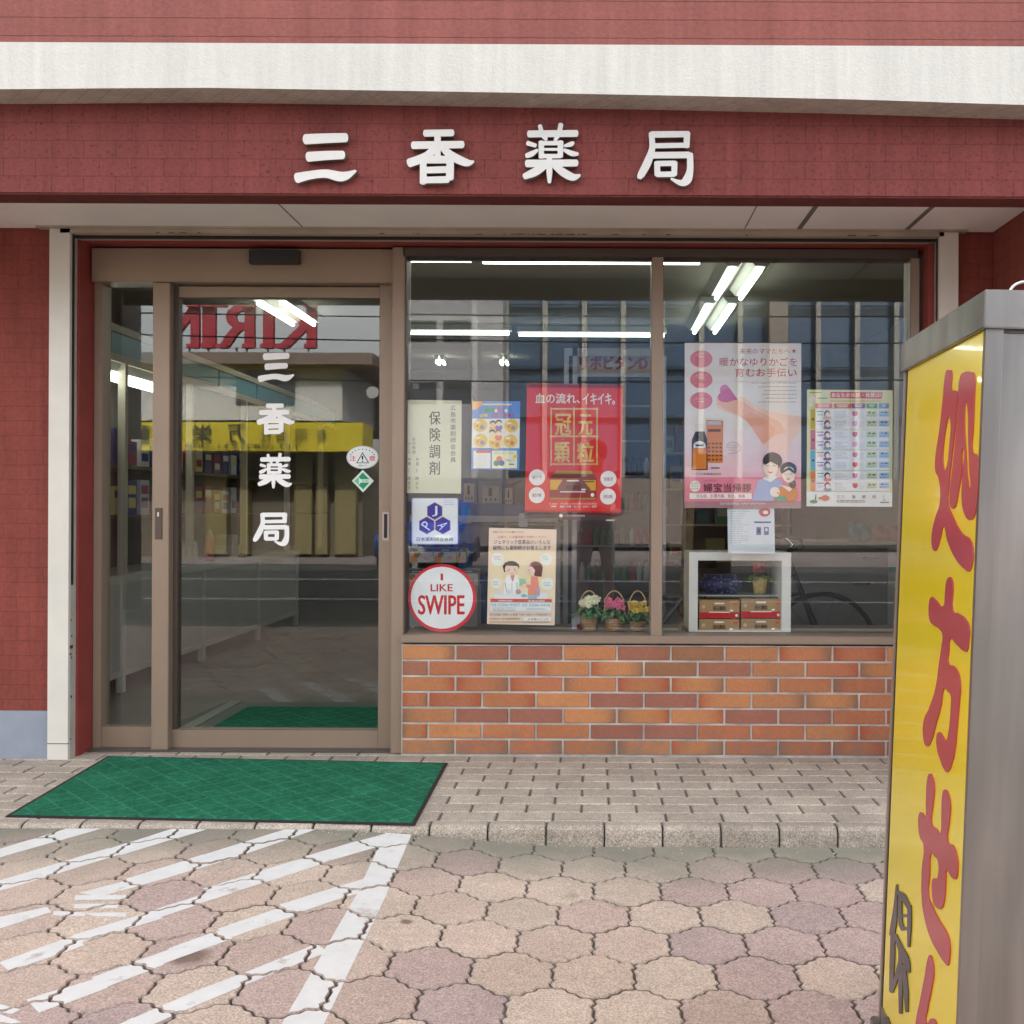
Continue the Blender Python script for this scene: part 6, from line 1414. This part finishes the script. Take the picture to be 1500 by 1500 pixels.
V = [(0, 0, .95), (0, .0, 1.10), (0, -.01, 1.28), (0, 0, 1.40), (0, .01, 1.49), (0, .03, 1.56), (0, .035, 1.66),
     (.10, 0, .90), (.12, .02, .50), (.13, -.02, .10), (.135, .10, .045), (-.10, 0, .90), (-.12, .02, .50), (-.13, -.02, .10), (-.135, .10, .045),
     (.17, 0, 1.39), (.24, .0, 1.12), (.13, .24, 1.10), (.07, .30, 1.13), (-.17, 0, 1.39), (-.24, .0, 1.12), (-.13, .24, 1.10), (-.07, .30, 1.13), (0, .045, 1.74)]
E_ = [(0, 1), (1, 2), (2, 3), (3, 4), (4, 5), (5, 6), (6, 23), (0, 7), (7, 8), (8, 9), (9, 10), (0, 11), (11, 12), (12, 13), (13, 14), (3, 15), (15, 16), (16, 17), (17, 18), (3, 19), (19, 20), (20, 21), (21, 22)]
RA = [(.15, .11), (.14, .10), (.165, .115), (.13, .09), (.055, .06), (.065, .075), (.078, .095), .09, .062, .042, .04, .09, .062, .042, .04, .06, .045, .034, .03, .06, .045, .034, .03, (.055, .065)]
for s_, i0 in ((1, 18), (-1, 22)):     # four fingers and a thumb on each hand, curled about the camera
    bx0, by0, bz0 = V[i0]
    for k in range(5):
        n0 = len(V)
        if k < 4:
            L_ = (.034, .04, .038, .03)[k]; zz = bz0+.03-.02*k
            V += [(bx0-.006*s_, by0+.02, zz), (bx0-.012*s_, by0+.02+L_, zz), (bx0-.036*s_, by0+.028+L_, zz-.004)]
        else: V += [(bx0-.012*s_, by0-.006, bz0+.035), (bx0-.035*s_, by0+.0, bz0+.05), (bx0-.055*s_, by0+.012, bz0+.05)]
        E_ += [(i0, n0), (n0, n0+1), (n0+1, n0+2)]; RA += [.0095, .0088, .008]
def pmf(c):
    if c.z > 1.475 or c.y > .265 and c.z > 1: return SKN
    if c.z > .96: return SHR
    return TRO if c.z > .085 else SHO
bo = skin_body('body', V, E_, RA, pe, pmf)
m_ = MB(); m_.lathe((0, .015, 1.62), [(.092, 0), (.104, .05), (.10, .11), (.075, .155), (.03, .18)], HAI, 20); h_ = m_.build('hair', smooth=True); h_.parent = pe
m_ = MB()
for s_ in (-1, 1): m_.lathe((.032*s_, .115, 1.655), [(.004, -.007), (.009, 0), (.004, .007)], HAI, 8)
m_.box(-.02, .02, .118, .126, 1.588, 1.594, mat('lips', (.3, .1, .09), .5)); m_.tube([(0, .118, 1.665), (0, .137, 1.625), (0, .120, 1.618)], [.008, .013, .008], SKN); f_ = m_.build('face', smooth=True); f_.parent = pe
m_ = MB(); m_.box(-.05, .05, .325, .365, 1.105, 1.168, mat('camera_black', (.02, .02, .02), .4)); o = m_.build('compact_camera', bev=.006); o.data.transform(Matrix.Translation((0, -.345, -1.137))); o.location = (.02, -4.80+.345, -.06+1.137)
tag(o, 'small black compact camera held at chest height by the person', 'camera')
